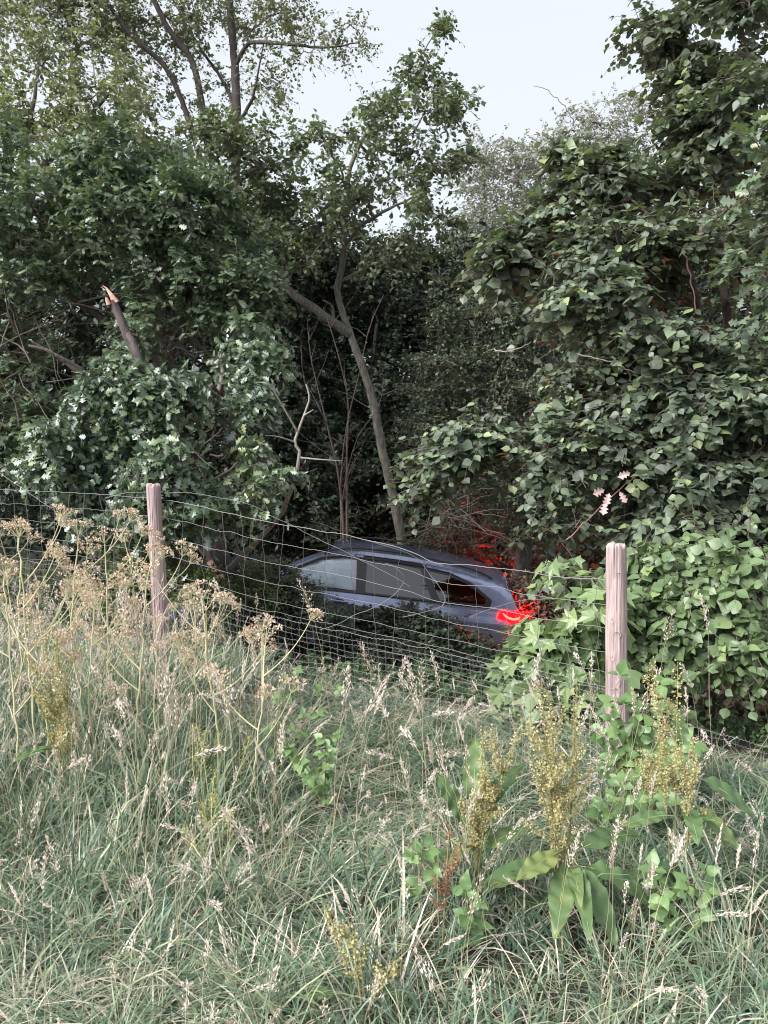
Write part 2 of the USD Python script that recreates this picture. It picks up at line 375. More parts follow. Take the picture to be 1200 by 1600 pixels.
def finish_leaves():
    """The up to 300 leaves of a plant that show largest become parts, with the sprays they grow on built one by one;
    the sprays behind and beside them are copies of fifteen."""
    cell = 7
    zbuf = np.full((1600 // cell + 1, 1200 // cell + 1), 1e9)
    seen = {}
    for q, (th, base, c, away, lv, make, unique, mat, seed) in enumerate(WOODS):
        if lv:
            L = lv[2]; p = L['pos'] + unit(L['dir']) * L['size'][:, None] * 0.5
            x, y, z = project(p); ok = (x >= 0) & (x < 1200) & (y >= 0) & (y < 1600) & (z > 0.3)
            i, j = np.clip((y / cell).astype(int), 0, zbuf.shape[0] - 1), np.clip((x / cell).astype(int), 0, zbuf.shape[1] - 1)
            np.minimum.at(zbuf, (i[ok], j[ok]), z[ok]); seen[q] = (i, j, z, ok)
    for q, (th, base, c, away, lv, make, unique, mat, seed) in enumerate(WOODS):
        per = make['twigs'] * make['leaves']; unique = unique.copy(); r = rng(seed + 5)
        if lv:
            i, j, z, ok = seen[q]; L = lv[2]; n = len(z)
            px = 1200 * L['size'] / np.maximum(z, 0.1)
            facing = np.abs(np.sum(unit(L['nrm']) * unit(EYE - L['pos']), 1))
            idx = np.nonzero(ok & (z <= zbuf[i, j] + 0.12) & (px >= 10))[0]
            idx = idx[np.argsort(-(px * (0.4 + facing))[idx])[:300]]
            pick = np.zeros(n, bool); pick[idx] = True
            unique[idx // per] = True
            kind = rng(seed + 9).integers(0, len(LEAF[make['shape']]), n)
            for k in idx:
                sh = LEAF[make['shape']][kind[k]]
                one = place_leaves(sh, L['pos'][k:k + 1] - base, L['dir'][k:k + 1], L['nrm'][k:k + 1], L['size'][k:k + 1])[0]
                obj('leaf', (one, sh[1]), mat, th, tone=np.full(len(one), L['tone'][k]))
            if unique.any():
                v, f, tone = leaf_mesh(L, np.repeat(unique, per) & ~pick, kind, base)
                obj('sprays', (v, f), mat, th, tone=tone, kind='stuff')
                tw = np.repeat(unique, make['twigs'])
                obj('twigs', tubes(lv[0][tw] - base, lv[1][tw], 3), M['twig'], th, smooth=True, kind='stuff')
        # fifteen sprays, turned and repeated
        els = np.repeat(np.radians([-12, 30, 75]), 5)
        tp, tr, L = leafy(np.zeros((15, 3)), np.stack([np.cos(els), 0 * els, np.sin(els)], 1), seed + 70, **make)
        path = f'{th.GetPath()}/crown'
        pi = UsdGeom.PointInstancer.Define(stage, path); UsdGeom.Scope.Define(stage, path + '/Prototypes')
        kind = r.integers(0, len(LEAF[make['shape']]), 15 * per); rel = pi.CreatePrototypesRel()
        for k in range(15):
            x = UsdGeom.Xform.Define(stage, numbered(path + '/Prototypes', 'spray'))
            v, f, tone = leaf_mesh(L, np.arange(15 * per) // per == k, kind, np.zeros(3))
            obj('foliage', (v, f), mat, x.GetPrim(), tone=tone)
            sl = slice(k * make['twigs'], (k + 1) * make['twigs'])
            obj('twigs', tubes(tp[sl], tr[sl], 3), M['twig'], x.GetPrim(), smooth=True)
            rel.AddTarget(x.GetPath())
        c, away = c[~unique], away[~unique]; n = len(c)
        ax = unit(away * .8 + [0, 0, .25]); el = np.arcsin(np.clip(ax[:, 2], -1, 1))
        band = np.abs(el[:, None] - np.radians([-12, 30, 75])).argmin(1)
        yaw = np.arctan2(away[:, 1], away[:, 0]) + r.normal(0, .4, n)
        pi.CreateProtoIndicesAttr(Vt.IntArray.FromNumpy((band * 5 + r.integers(0, 5, n)).astype(np.int32)))
        pi.CreatePositionsAttr(Vt.Vec3fArray.FromNumpy((c - base).astype(np.float32)))
        pi.CreateScalesAttr(Vt.Vec3fArray.FromNumpy(np.repeat(r.uniform(.85, 1.15, n).astype(np.float32)[:, None], 3, 1)))
        pi.CreateOrientationsAttr(Vt.QuathArray([Gf.Quath(math.cos(a / 2), 0, 0, math.sin(a / 2)) for a in yaw]))
        keys(pi.GetPrim(), kind='stuff')

def on_ground(px, depth, lift=0.0):
    x = (px - 600) / 1200 * depth / math.cos(PITCH) * 0.99
    return np.array([x, depth, float(ground_z(x, depth)) + lift])

def W(*pts):
    return np.array([P(*p) for p in pts])

# ---- the far pale tree in the gap
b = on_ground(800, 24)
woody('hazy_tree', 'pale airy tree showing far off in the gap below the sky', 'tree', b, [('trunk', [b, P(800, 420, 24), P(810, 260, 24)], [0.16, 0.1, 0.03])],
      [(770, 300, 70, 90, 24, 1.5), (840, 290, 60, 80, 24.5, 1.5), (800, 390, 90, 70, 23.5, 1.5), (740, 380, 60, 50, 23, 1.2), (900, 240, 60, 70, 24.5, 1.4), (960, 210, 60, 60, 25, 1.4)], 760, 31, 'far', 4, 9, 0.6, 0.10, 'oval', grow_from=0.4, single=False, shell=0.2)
# ---- the tall thin tree upper left
b = on_ground(350, 18)
woody('tall_tree', 'tall ash with several bare slanting stems reaching out of the top of the picture', 'tree', b,
      [('trunk', [b, P(362, 420, 18), P(370, 200, 18), P(366, 90, 18), P(352, -80, 18), P(340, -260, 18)], [0.1872, 0.144, 0.1152, 0.1008, 0.0792, 0.036]),
       ('limb', W((362, 420, 18), (325, 220, 18), (305, 110, 17.8), (255, 30, 17.6), (215, -60, 17.5), (180, -180, 17.4)), [0.1224, 0.0864, 0.0792, 0.0648, 0.0504, 0.0216]),
       ('limb', W((362, 430, 18), (300, 205, 17.7), (262, 110, 17.4), (205, 55, 17.2), (165, 0, 17.0), (120, -80, 17)), [0.108, 0.072, 0.0648, 0.0576, 0.0504, 0.0216]),
       ('limb', W((372, 200, 18), (350, 130, 18.3), (310, 70, 18.6), (270, 0, 18.8)), [0.0504, 0.036, 0.0288, 0.0144]),
       ('limb', W((366, 110, 18), (395, 66, 17.6), (440, 68, 17.2), (500, 74, 17), (550, 68, 16.8), (575, 62, 16.8)), [0.0504, 0.0432, 0.036, 0.0288, 0.0216, 0.0086]),
       ('limb', W((370, 190, 18), (392, 160, 17.8), (402, 120, 17.6), (412, 70, 17.5)), [0.0432, 0.036, 0.0216, 0.0144])],
      [(170, 10, 130, 60, 17.4, 1.6), (60, 20, 100, 55, 17, 1.4), (300, 20, 110, 60, 18, 1.6), (430, 20, 70, 45, 17.5, 1.2), (520, 55, 65, 32, 17, 0.8), (470, 90, 45, 22, 17, .6, .6), (250, 110, 80, 45, 17.3, 1.2, .5), (330, 120, 60, 60, 18.6, 1, .5), (420, 130, 30, 40, 17.6, .8, .5), (250, -120, 260, 80, 18, 2.5, .7)],
      760, 32, 'pale', 4, 8, 0.5, 0.085, 'oval', grow_from=0.45, single=False, shell=0.1, gap=0.46)
# ---- yellowish tree upper left
b = on_ground(-90, 12.5)
woody('alder_tree', 'yellow green leafy tree at the upper left edge below the bare stems', 'tree', b,
      [('trunk', [b, P(-60, 500, 12.5), P(30, 260, 12.5), P(60, 100, 12.5)], [0.16, 0.12, 0.07, 0.02]), ('limb', W((25, 300, 12.5), (120, 205, 12.2), (190, 120, 12)), [0.06, 0.04, 0.015])],
      [(50, 90, 75, 50, 12, .9), (160, 110, 70, 55, 12, .9), (60, 180, 80, 60, 12, .9), (180, 190, 70, 50, 11.6, .9), (-60, 130, 80, 80, 12.4, 1), (250, 230, 50, 50, 11.6, .7), (120, 250, 110, 40, 11.4, .8)],
      300, 33, 'pale', 5, 6, 0.36, 0.085, 'oval', grow_from=0.45, shell=0.1, gap=0.49, noise_scale=1.8, tone_bias=0.16)
# ---- hedge behind
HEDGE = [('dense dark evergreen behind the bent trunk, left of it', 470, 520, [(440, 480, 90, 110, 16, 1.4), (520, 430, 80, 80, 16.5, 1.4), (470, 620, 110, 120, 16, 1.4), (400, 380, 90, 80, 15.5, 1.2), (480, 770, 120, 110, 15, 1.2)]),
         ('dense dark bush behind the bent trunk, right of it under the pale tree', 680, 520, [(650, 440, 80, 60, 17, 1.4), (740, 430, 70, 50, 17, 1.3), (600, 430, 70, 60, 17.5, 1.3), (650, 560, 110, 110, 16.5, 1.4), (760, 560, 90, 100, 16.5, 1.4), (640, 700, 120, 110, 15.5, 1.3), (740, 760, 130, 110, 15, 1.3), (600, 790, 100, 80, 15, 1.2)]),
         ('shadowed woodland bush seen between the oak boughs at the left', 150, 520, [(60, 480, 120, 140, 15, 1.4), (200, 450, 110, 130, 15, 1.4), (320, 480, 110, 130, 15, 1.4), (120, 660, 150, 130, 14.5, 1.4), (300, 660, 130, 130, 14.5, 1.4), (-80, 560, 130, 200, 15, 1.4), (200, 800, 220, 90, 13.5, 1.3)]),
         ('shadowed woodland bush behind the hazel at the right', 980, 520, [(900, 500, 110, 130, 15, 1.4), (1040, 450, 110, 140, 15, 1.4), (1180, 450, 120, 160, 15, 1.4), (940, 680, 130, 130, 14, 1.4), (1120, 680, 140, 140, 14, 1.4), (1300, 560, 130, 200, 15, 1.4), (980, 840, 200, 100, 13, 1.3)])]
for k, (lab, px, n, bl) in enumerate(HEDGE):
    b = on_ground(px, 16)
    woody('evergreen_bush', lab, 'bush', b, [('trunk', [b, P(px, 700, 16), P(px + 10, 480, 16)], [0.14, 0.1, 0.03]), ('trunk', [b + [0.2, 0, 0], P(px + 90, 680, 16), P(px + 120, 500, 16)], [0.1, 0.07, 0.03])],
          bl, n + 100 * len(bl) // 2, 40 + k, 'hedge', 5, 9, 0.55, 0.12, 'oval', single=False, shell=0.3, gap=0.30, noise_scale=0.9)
WALL = [('black shaded thicket closing the view behind the evergreens at the left', 240, [(-150, 560, 200, 200, 20, 1), (60, 520, 160, 160, 20, 1), (240, 520, 160, 170, 20.5, 1), (420, 540, 130, 170, 20, 1), (0, 740, 260, 120, 19, 1), (300, 740, 260, 120, 19, 1)]),
        ('black shaded thicket closing the view behind the bent trunk', 650, [(520, 530, 120, 130, 20, 1), (640, 500, 130, 120, 21, 1), (760, 500, 120, 130, 20.5, 1), (520, 700, 160, 130, 19, 1), (700, 700, 180, 130, 19, 1), (620, 820, 260, 70, 18, 1)]),
        ('black shaded thicket closing the view behind the hazel', 1050, [(880, 520, 130, 160, 20, 1), (1040, 480, 150, 180, 20, 1), (1220, 480, 160, 200, 20, 1), (900, 740, 200, 130, 19, 1), (1120, 740, 220, 130, 19, 1), (1320, 640, 160, 240, 20, 1)])]
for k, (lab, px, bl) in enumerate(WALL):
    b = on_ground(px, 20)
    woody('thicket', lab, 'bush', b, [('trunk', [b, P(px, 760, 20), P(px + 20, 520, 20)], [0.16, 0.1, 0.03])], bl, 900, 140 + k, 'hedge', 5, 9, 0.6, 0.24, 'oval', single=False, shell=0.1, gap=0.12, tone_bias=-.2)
# ---- the bent alder behind the car
b = on_ground(632, 12.8)
woody('bent_tree', 'young alder with a bent forked grey trunk standing behind the car', 'tree', b,
      [('trunk', [b, P(620, 800, 12.8), P(600, 715, 12.8), P(578, 610, 12.7), P(552, 535, 12.6), P(532, 480, 12.6), P(526, 445, 12.6)], [0.088, 0.083, 0.079, 0.075, 0.07, 0.06, 0.048]),
       ('limb', W((545, 522, 12.6), (510, 496, 12.4), (465, 465, 12.2), (425, 425, 12), (400, 395, 11.9)), [0.08, 0.07, 0.065, 0.05, 0.03]),
       ('limb', W((527, 450, 12.6), (537, 395, 12.6), (538, 330, 12.6), (556, 240, 12.6), (610, 150, 12.6), (655, 90, 12.6), (688, 35, 12.6)), [0.055, 0.05, 0.045, 0.03, 0.02, 0.013, 0.006]),
       ('limb', W((538, 385, 12.6), (575, 345, 12.4), (625, 318, 12.2), (670, 300, 12.1)), [0.035, 0.03, 0.02, 0.01]),
       ('limb', W((532, 440, 12.6), (580, 415, 12.3), (640, 385, 12.1)), [0.03, 0.02, 0.008]),
       ('limb', W((520, 500, 12.4), (516, 475, 12.3), (505, 470, 12.2)), [0.025, 0.02, 0.012])],
      [(685, 50, 18, 38, 12.6, .3), (655, 95, 32, 40, 12.6, .5), (620, 150, 45, 45, 12.6, .6), (700, 150, 42, 45, 12.5, .6), (655, 190, 60, 45, 12.5, .8), (590, 210, 45, 50, 12.4, .7), (725, 240, 28, 45, 12.4, .5), (650, 265, 80, 45, 12.3, .9), (560, 270, 60, 50, 12.4, .9),
       (470, 250, 70, 55, 12, .9), (390, 235, 60, 45, 11.8, .8), (500, 320, 80, 55, 12, 1), (420, 320, 70, 60, 11.8, .9), (600, 345, 80, 45, 12, .9), (690, 330, 50, 40, 12, .7), (340, 215, 40, 35, 11.8, .6), (390, 370, 50, 40, 11.6, .7), (620, 400, 70, 35, 12, .7), (480, 390, 60, 40, 11.8, .7)],
      520, 34, 'alder', 5, 5, 0.30, 0.092, 'oval', bark='grey_bark', grow_from=0.45, shell=0.05, gap=0.49, noise_scale=2.2)
# ---- thin understorey stems
def sapling(label, px, d, stems, seed):
    b = on_ground(px, d)
    th = thing('bare_sapling', label, 'sapling', b)
    r = rng(seed)
    for pts, rad in stems:
        p = curve(np.vstack([[b], W(*pts)]), 16)
        obj('stem', capped(p - b, np.linspace(rad, 0.004, 16), 6, 0.1, seed), M['twig'], th, smooth=True)
        tw = []
        for k in range(9):
            i = r.integers(5, 15); q = p[i]; dr = unit(np.r_[r.normal(0, 1, 2), 0.7]) * r.uniform(0.3, 0.9)
            t = np.linspace(0, 1, 5)[:, None]
            tw.append(q + dr * t + r.normal(0, 0.02, (5, 3)) * t - b)
        obj('twigs', tubes(np.array(tw), np.linspace(0.006, 0.002, 5)[None].repeat(9, 0), 4), M['twig'], th, smooth=True, kind='stuff')
sapling('two thin bare grey stems left of the bent trunk in shadow', 545, 12.2, [([(542, 700, 12.2), (545, 640, 12.2), (530, 560, 12), (505, 480, 12)], 0.035), ([(545, 650, 12.2), (560, 590, 12), (575, 520, 12), (600, 460, 12)], 0.022), ([(560, 680, 12), (590, 640, 11.8), (600, 590, 11.8)], 0.016)], 71)
sapling('slanting bare stem left of the two thin grey stems', 532, 12.0, [([(520, 700, 12), (505, 640, 12), (490, 580, 12), (480, 500, 12)], 0.03), ([(510, 660, 12), (480, 610, 11.6), (470, 540, 11.6)], 0.014)], 72)

# ---- the standing oak at the left
b = on_ground(200, 9.8)
oak_th, oak_c = woody('oak_tree', 'dark standing oak with dense lobed leaves filling the left side', 'tree', b,
      [('trunk', [b, P(215, 700, 9.8), P(250, 560, 9.8), P(280, 420, 9.8), P(250, 300, 9.9)], [0.2, 0.16, 0.12, 0.08, 0.04]),
       ('limb', W((235, 610, 9.8), (270, 540, 9.4), (290, 480, 9.2), (300, 430, 9)), [0.06, 0.05, 0.04, 0.02]),
       ('limb', W((240, 590, 9.8), (190, 520, 9.6), (120, 470, 9.4), (60, 430, 9.2)), [0.08, 0.06, 0.045, 0.02]),
       ('limb', W((330, 420, 9.6), (285, 340, 9.4), (272, 305, 9.3), (300, 275, 9.2), (350, 272, 9.2)), [0.05, 0.04, 0.03, 0.02, 0.008])],
      [(60, 270, 90, 60, 9.3, .9), (170, 270, 80, 60, 9.2, .9), (60, 350, 90, 70, 8.9, .8), (180, 350, 90, 70, 8.9, .8), (290, 340, 80, 70, 9, .8), (245, 420, 80, 45, 8.9, .7), (350, 430, 75, 55, 9, .7), (50, 430, 60, 35, 8.7, .5), (215, 500, 30, 40, 8.6, .3, .7), (340, 500, 60, 30, 9, .4), (395, 470, 45, 45, 9.1, .5), (-60, 380, 90, 150, 9.4, .9), (20, 560, 80, 50, 9.5, .5, .5), (40, 680, 100, 60, 9.2, .5, .6), (-60, 640, 70, 110, 9.4, .6), (260, 280, 70, 40, 9.6, .8), (370, 380, 60, 40, 9.4, .6)],
      900, 35, 'oak', 5, 9, 0.32, 0.095, 'oak', grow_from=0.4, shell=0.35, gap=0.42, noise_scale=2.0, up=0.8, out=0.6)
# ---- bare dead branches in the shade of the oak
r = rng(77)
tw, tr_ = [], []
for k in range(110):
    x, y = r.uniform(-60, 340), r.uniform(450, 740); d = r.uniform(8.6, 9.8)
    a = P(x, y, d); L = r.uniform(0.5, 1.5); dr = unit(np.array([r.normal(0.2, .9), r.normal(0, .5), r.normal(0.15, .5)]))
    t = np.linspace(0, 1, 7)[:, None]
    tw.append(a + dr * L * t + np.cumsum(r.normal(0, 0.028, (7, 3)), 0)); tr_.append(np.linspace(r.uniform(0.006, 0.016), 0.0025, 7))
obj('dead_branches', tubes(np.array(tw) - b, np.array(tr_), 5), M['twig'], oak_th, smooth=True, kind='stuff')

# ---- the oak that the car broke: stump, torn limb, fallen foliage
b = on_ground(372, 8.6)
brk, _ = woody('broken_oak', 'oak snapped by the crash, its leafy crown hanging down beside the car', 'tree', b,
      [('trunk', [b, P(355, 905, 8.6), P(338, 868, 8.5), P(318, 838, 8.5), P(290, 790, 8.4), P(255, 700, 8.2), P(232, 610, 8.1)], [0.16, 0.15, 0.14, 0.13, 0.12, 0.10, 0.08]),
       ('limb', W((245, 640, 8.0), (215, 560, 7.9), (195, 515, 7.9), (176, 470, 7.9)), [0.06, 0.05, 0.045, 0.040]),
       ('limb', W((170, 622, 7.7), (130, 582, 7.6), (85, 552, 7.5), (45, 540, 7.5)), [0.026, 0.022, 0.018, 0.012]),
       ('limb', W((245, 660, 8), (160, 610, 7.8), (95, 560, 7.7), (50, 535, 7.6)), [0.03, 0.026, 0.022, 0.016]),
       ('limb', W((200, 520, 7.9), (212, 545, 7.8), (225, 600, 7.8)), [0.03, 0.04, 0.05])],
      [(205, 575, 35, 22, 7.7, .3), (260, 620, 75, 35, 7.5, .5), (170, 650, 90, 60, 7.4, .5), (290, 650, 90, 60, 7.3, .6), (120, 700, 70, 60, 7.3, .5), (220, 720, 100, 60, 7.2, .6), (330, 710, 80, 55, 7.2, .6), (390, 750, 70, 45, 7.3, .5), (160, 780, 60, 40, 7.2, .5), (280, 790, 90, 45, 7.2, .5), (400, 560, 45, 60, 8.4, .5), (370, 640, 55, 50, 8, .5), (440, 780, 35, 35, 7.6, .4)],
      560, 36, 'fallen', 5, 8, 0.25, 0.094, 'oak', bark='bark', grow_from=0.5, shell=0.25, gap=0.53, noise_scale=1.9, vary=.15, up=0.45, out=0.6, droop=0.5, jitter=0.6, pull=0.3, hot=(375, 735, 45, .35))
def splinter(pts, rad, parent, base):
    p = W(*pts)
    obj('torn_wood', capped(p - base, rad, 7, 0.5, 3, 30), M['torn'], parent)
splinter([(181, 473, 7.9), (174, 461, 7.88), (166, 450, 7.87), (160, 446, 7.86)], [0.038, 0.022, 0.010, 0.003], brk, b)
splinter([(170, 476, 7.86), (167, 468, 7.85), (165, 464, 7.84)], [0.024, 0.016, 0.004], brk, b)
splinter([(327, 877, 8.35), (338, 892, 8.33), (346, 903, 8.32), (350, 910, 8.32)], [0.03, 0.035, 0.03, 0.01], brk, b)

# ---- the curved bare bough leaning beside the car
b = P(355, 890, 8.0)
th = thing('bare_bough', 'pale crooked leafless bough rising left of the car', 'branch', b)
main = curve(W((355, 890, 8.0), (395, 852, 7.9), (432, 812, 7.8), (455, 765, 7.7), (468, 705, 7.7), (460, 690, 7.7), (468, 668, 7.7), (482, 630, 7.7), (478, 600, 7.7)), 40)
obj('bough', capped(main - b, np.interp(np.linspace(0, 1, 40), [0, .5, 1], [0.034, 0.022, 0.007]), 8, 0.15, 4), M['pale_bark'], th, smooth=True)
for pts in ([(461, 692, 7.7), (440, 684, 7.6), (415, 680, 7.5)], [(465, 675, 7.7), (445, 640, 7.6), (425, 605, 7.5), (400, 598, 7.5)], [(470, 715, 7.7), (500, 718, 7.6), (535, 720, 7.6)], [(378, 868, 7.9), (366, 830, 7.8), (368, 810, 7.8)], [(474, 650, 7.7), (490, 640, 7.6)], [(425, 820, 7.8), (400, 822, 7.7), (370, 815, 7.6)]):
    obj('twig', capped(curve(W(*pts), 12) - b, np.linspace(0.011, 0.003, 12), 6, 0.15, 5), M['pale_bark'], th, smooth=True)

# ---- small-leaved bushes on the bank
def shrub(name, label, px, d, blobs, n, seed, mat, **kw):
    b = on_ground(px, d)
    top = np.array([(q[0], q[1], q[4]) for q in blobs])
    stems = []
    for k, q in enumerate(blobs[:5]):
        e = P(q[0], q[1], q[4]); m = (b + e) / 2 + rng(seed + k).normal(0, 0.06, 3)
        stems.append(('stem', [b + rng(seed + k).normal(0, 0.05, 3) * [1, 1, 0], m, e], [0.02, 0.014, 0.006]))
    return woody(name, label, 'bush', b, stems, blobs, n, seed, mat, bark='twig', grow_from=0.3, **kw)
shrub('hawthorn_bush', 'small leaved hawthorn bush right behind the left fence post', 290, 7.6, [(220, 890, 45, 40, 7.4, .4), (275, 905, 45, 40, 7.3, .4), (310, 930, 50, 45, 7.2, .4), (200, 950, 60, 40, 7, .4), (270, 980, 70, 40, 7, .4), (400, 930, 45, 35, 7.8, .3)], 330, 51, 'lime', twigs=5, leaves=9, length=0.2, size=0.036, shape='oval', shell=.2, gap=0.36, tone_bias=.02)
shrub('hawthorn_bush', 'glossy small leaved bush hiding the bonnet of the car', 470, 8.9, [(445, 925, 38, 26, 8.2, .3), (480, 945, 28, 26, 8.1, .25), (460, 965, 50, 25, 8.3, .3), (410, 930, 50, 35, 8.6, .3), (390, 970, 60, 30, 8.3, .3), (510, 975, 40, 22, 8.2, .3), (385, 900, 45, 25, 8.6, .3), (420, 900, 35, 22, 8.7, .3), (350, 930, 45, 35, 8.5, .3)], 560, 52, 'thorn', twigs=5, leaves=9, length=0.2, size=0.042, shape='oval', shell=.2, gap=0.33, tone_bias=.08)
shrub('leafy_debris', 'heap of torn leafy branches lying against the car doors', 650, 8.4, [(600, 985, 45, 22, 8.5, .2), (650, 980, 50, 22, 8.5, .2), (690, 1000, 55, 24, 8.4, .2), (560, 1005, 60, 20, 8.4, .3), (630, 1015, 90, 20, 8.3, .3), (740, 1025, 50, 22, 8.3, .3), (700, 1040, 90, 25, 8.1, .3), (565, 975, 30, 14, 8.5, .2), (635, 965, 28, 10, 8.55, .15)], 470, 53, 'hedge', twigs=5, leaves=8, length=0.24, size=0.06, shape='oval', shell=.2, gap=0.30, tone_bias=.02)
# ---- layered hawthorn right of the bent trunk
b = on_ground(800, 11)
woody('layered_tree', 'fine leaved tree with layered drooping sprays right of the bent trunk', 'tree', b,
      [('trunk', [b, P(840, 720, 11), P(860, 560, 11), P(870, 420, 11)], [0.13, 0.1, 0.07, 0.03]), ('limb', W((855, 600, 11), (780, 590, 10.6), (700, 620, 10.4), (650, 650, 10.3)), [0.05, 0.04, 0.02, 0.01]), ('limb', W((862, 520, 11), (790, 490, 10.6), (720, 500, 10.4)), [0.05, 0.035, 0.015])],
      [(700, 500, 65, 14, 10.5, .5), (770, 480, 60, 18, 10.4, .5), (740, 530, 75, 16, 10.3, .5), (690, 570, 75, 16, 10.3, .5), (780, 560, 70, 20, 10.2, .5), (680, 615, 55, 16, 10.2, .5), (760, 610, 70, 22, 10.1, .5), (670, 660, 50, 18, 10.1, .5), (830, 520, 70, 50, 10.4, .6), (840, 620, 70, 60, 10.2, .6), (800, 700, 90, 50, 10.4, .6), (840, 790, 90, 60, 10.6, .6), (740, 790, 80, 50, 11.6, .6), (720, 850, 90, 40, 12, .6)],
      900, 37, 'thorn', 5, 10, 0.24, 0.048, 'oval', grow_from=0.35, shell=0.1, gap=0.34, single=False, droop=0.35, up=1.0)
r = rng(78)
tw, tr_ = [], []
for k in range(70):
    x, y = r.uniform(670, 745), r.uniform(700, 830); d = r.uniform(9.6, 10.6)
    a = P(x, y, d); L = r.uniform(0.3, 1.1); dr = unit(np.array([r.normal(-0.3, .8), r.normal(-.2, .5), r.normal(-0.1, .45)]))
    t = np.linspace(0, 1, 6)[:, None]
    tw.append(a + dr * L * t + np.cumsum(r.normal(0, 0.02, (6, 3)), 0)); tr_.append(np.linspace(r.uniform(0.004, 0.009), 0.002, 6))
obj('dead_branches', tubes(np.array(tw) - b, np.array(tr_), 4), M['twig'], stage.GetPrimAtPath('/World/layered_tree'), smooth=True, kind='stuff')
shrub('withered_bush', 'brown withered bush lit red right behind the tail of the car', 860, 10.3, [(838, 925, 32, 40, 9.9, .3), (826, 965, 22, 24, 9.7, .2), (850, 985, 40, 30, 9.6, .3), (890, 950, 50, 50, 9.9, .4)], 420, 57, 'withered', twigs=5, leaves=8, length=.26, size=.06, shape='oval', shell=.2, gap=.36, single=False)

# ---- the hazel at the right
b = on_ground(1120, 6.4)
woody('hazel_tree', 'large round leaved hazel filling the right side above the right post', 'tree', b,
      [('stem', [b, P(1120, 800, 6.4), P(1080, 560, 6.3), P(1000, 400, 6.2), P(950, 300, 6.2)], [0.07, 0.06, 0.045, 0.025, 0.008]),
       ('stem', [b + [.15, .1, 0], P(1150, 700, 6.6), P(1130, 450, 6.6), P(1080, 250, 6.6), P(1050, 60, 6.6)], [0.07, 0.055, 0.04, 0.025, 0.008]),
       ('stem', [b + [-.1, -.1, 0], P(1080, 860, 6.1), P(980, 740, 5.9), P(860, 680, 5.8), P(740, 690, 5.8)], [0.05, 0.045, 0.03, 0.015, 0.005]),
       ('stem', [b + [.25, 0, 0], P(1200, 700, 6.3), P(1220, 400, 6.4), P(1180, 150, 6.4), P(1150, 0, 6.4)], [0.06, 0.05, 0.04, 0.02, 0.008]),
       ('stem', [P(1095, 600, 6.2), P(1085, 450, 5.9), P(1050, 370, 5.8), P(985, 310, 5.8), P(975, 255, 5.8)], [0.03, 0.025, 0.018, 0.012, 0.006])],
      [(1085, 40, 55, 60, 6.6, .5), (1140, 60, 80, 80, 6.4, .7), (1105, 130, 60, 45, 6.6, .5), (1080, 210, 55, 45, 6.4, .5), (1150, 190, 80, 70, 6.3, .7), (1015, 285, 60, 45, 6.2, .6), (950, 275, 35, 35, 6.2, .4), (915, 310, 60, 50, 6.1, .5), (865, 345, 42, 34, 6.2, .4, 1.6), (800, 395, 42, 22, 6.2, .3, 2), (905, 235, 25, 28, 6.3, .3, 1.5), (960, 180, 28, 30, 6.4, .3), (1010, 40, 22, 30, 6.6, .3), (1080, 300, 90, 60, 6.1, .7), (1170, 330, 70, 80, 6, .7), (860, 400, 60, 35, 6, .5), (940, 400, 80, 55, 5.9, .6), (1050, 400, 90, 60, 5.9, .7), (790, 410, 40, 20, 6, .3), (870, 470, 70, 50, 5.8, .6), (960, 500, 90, 60, 5.7, .7), (1080, 520, 100, 70, 5.7, .7), (1170, 480, 70, 80, 5.6, .7), (860, 550, 60, 45, 5.8, .5), (950, 600, 100, 60, 5.6, .6), (1080, 630, 100, 70, 5.5, .7), (1170, 620, 70, 80, 5.4, .7),
       (840, 660, 70, 35, 5.7, .4), (760, 680, 60, 28, 5.7, .35), (700, 715, 45, 22, 5.7, .3), (685, 765, 26, 24, 5.7, .25), (930, 690, 90, 50, 5.5, .5), (850, 730, 60, 40, 5.6, .4), (1040, 730, 100, 60, 5.4, .6), (1150, 740, 80, 70, 5.3, .6), (960, 790, 90, 45, 5.4, .5), (880, 830, 40, 30, 5.4, .4), (930, 860, 50, 30, 5.3, .3), (1060, 820, 100, 55, 5.3, .5), (1160, 840, 80, 60, 5.2, .5), (1240, 500, 80, 300, 6, .8), (1310, 800, 90, 170, 5.8, .6, .7)],
      1950, 38, 'hazel', 4, 8, 0.30, 0.070, 'round', bark='twig', grow_from=0.2, shell=0.2, gap=0.49, noise_scale=1.9, up=0.8, out=0.75, droop=0.35, pull=0.15, jitter=0.42, flat=0.5, vary=0.16)
shrub('withered_bush', 'withered brown leaves lit dim red low down right of the right post', 1120, 6.3, [(1085, 1085, 60, 30, 6.2, .4), (1165, 1075, 50, 36, 6.0, .4), (1040, 1090, 40, 26, 6.3, .3)], 150, 58, 'withered', twigs=5, leaves=8, length=.24, size=.06, shape='oval', shell=.2, gap=.36, single=False)
b = np.array(stage.GetPrimAtPath('/World/hazel_tree').GetAttribute('xformOp:translate').Get())
hz = stage.GetPrimAtPath('/World/hazel_tree')
CANE = noisy('reddish_cane', [(0.2, (0.13, 0.06, 0.055)), (0.6, (0.24, 0.13, 0.12)), (0.9, (0.33, 0.24, 0.2))], (14, 14, 14), 0.6, 0.3, 0.003)
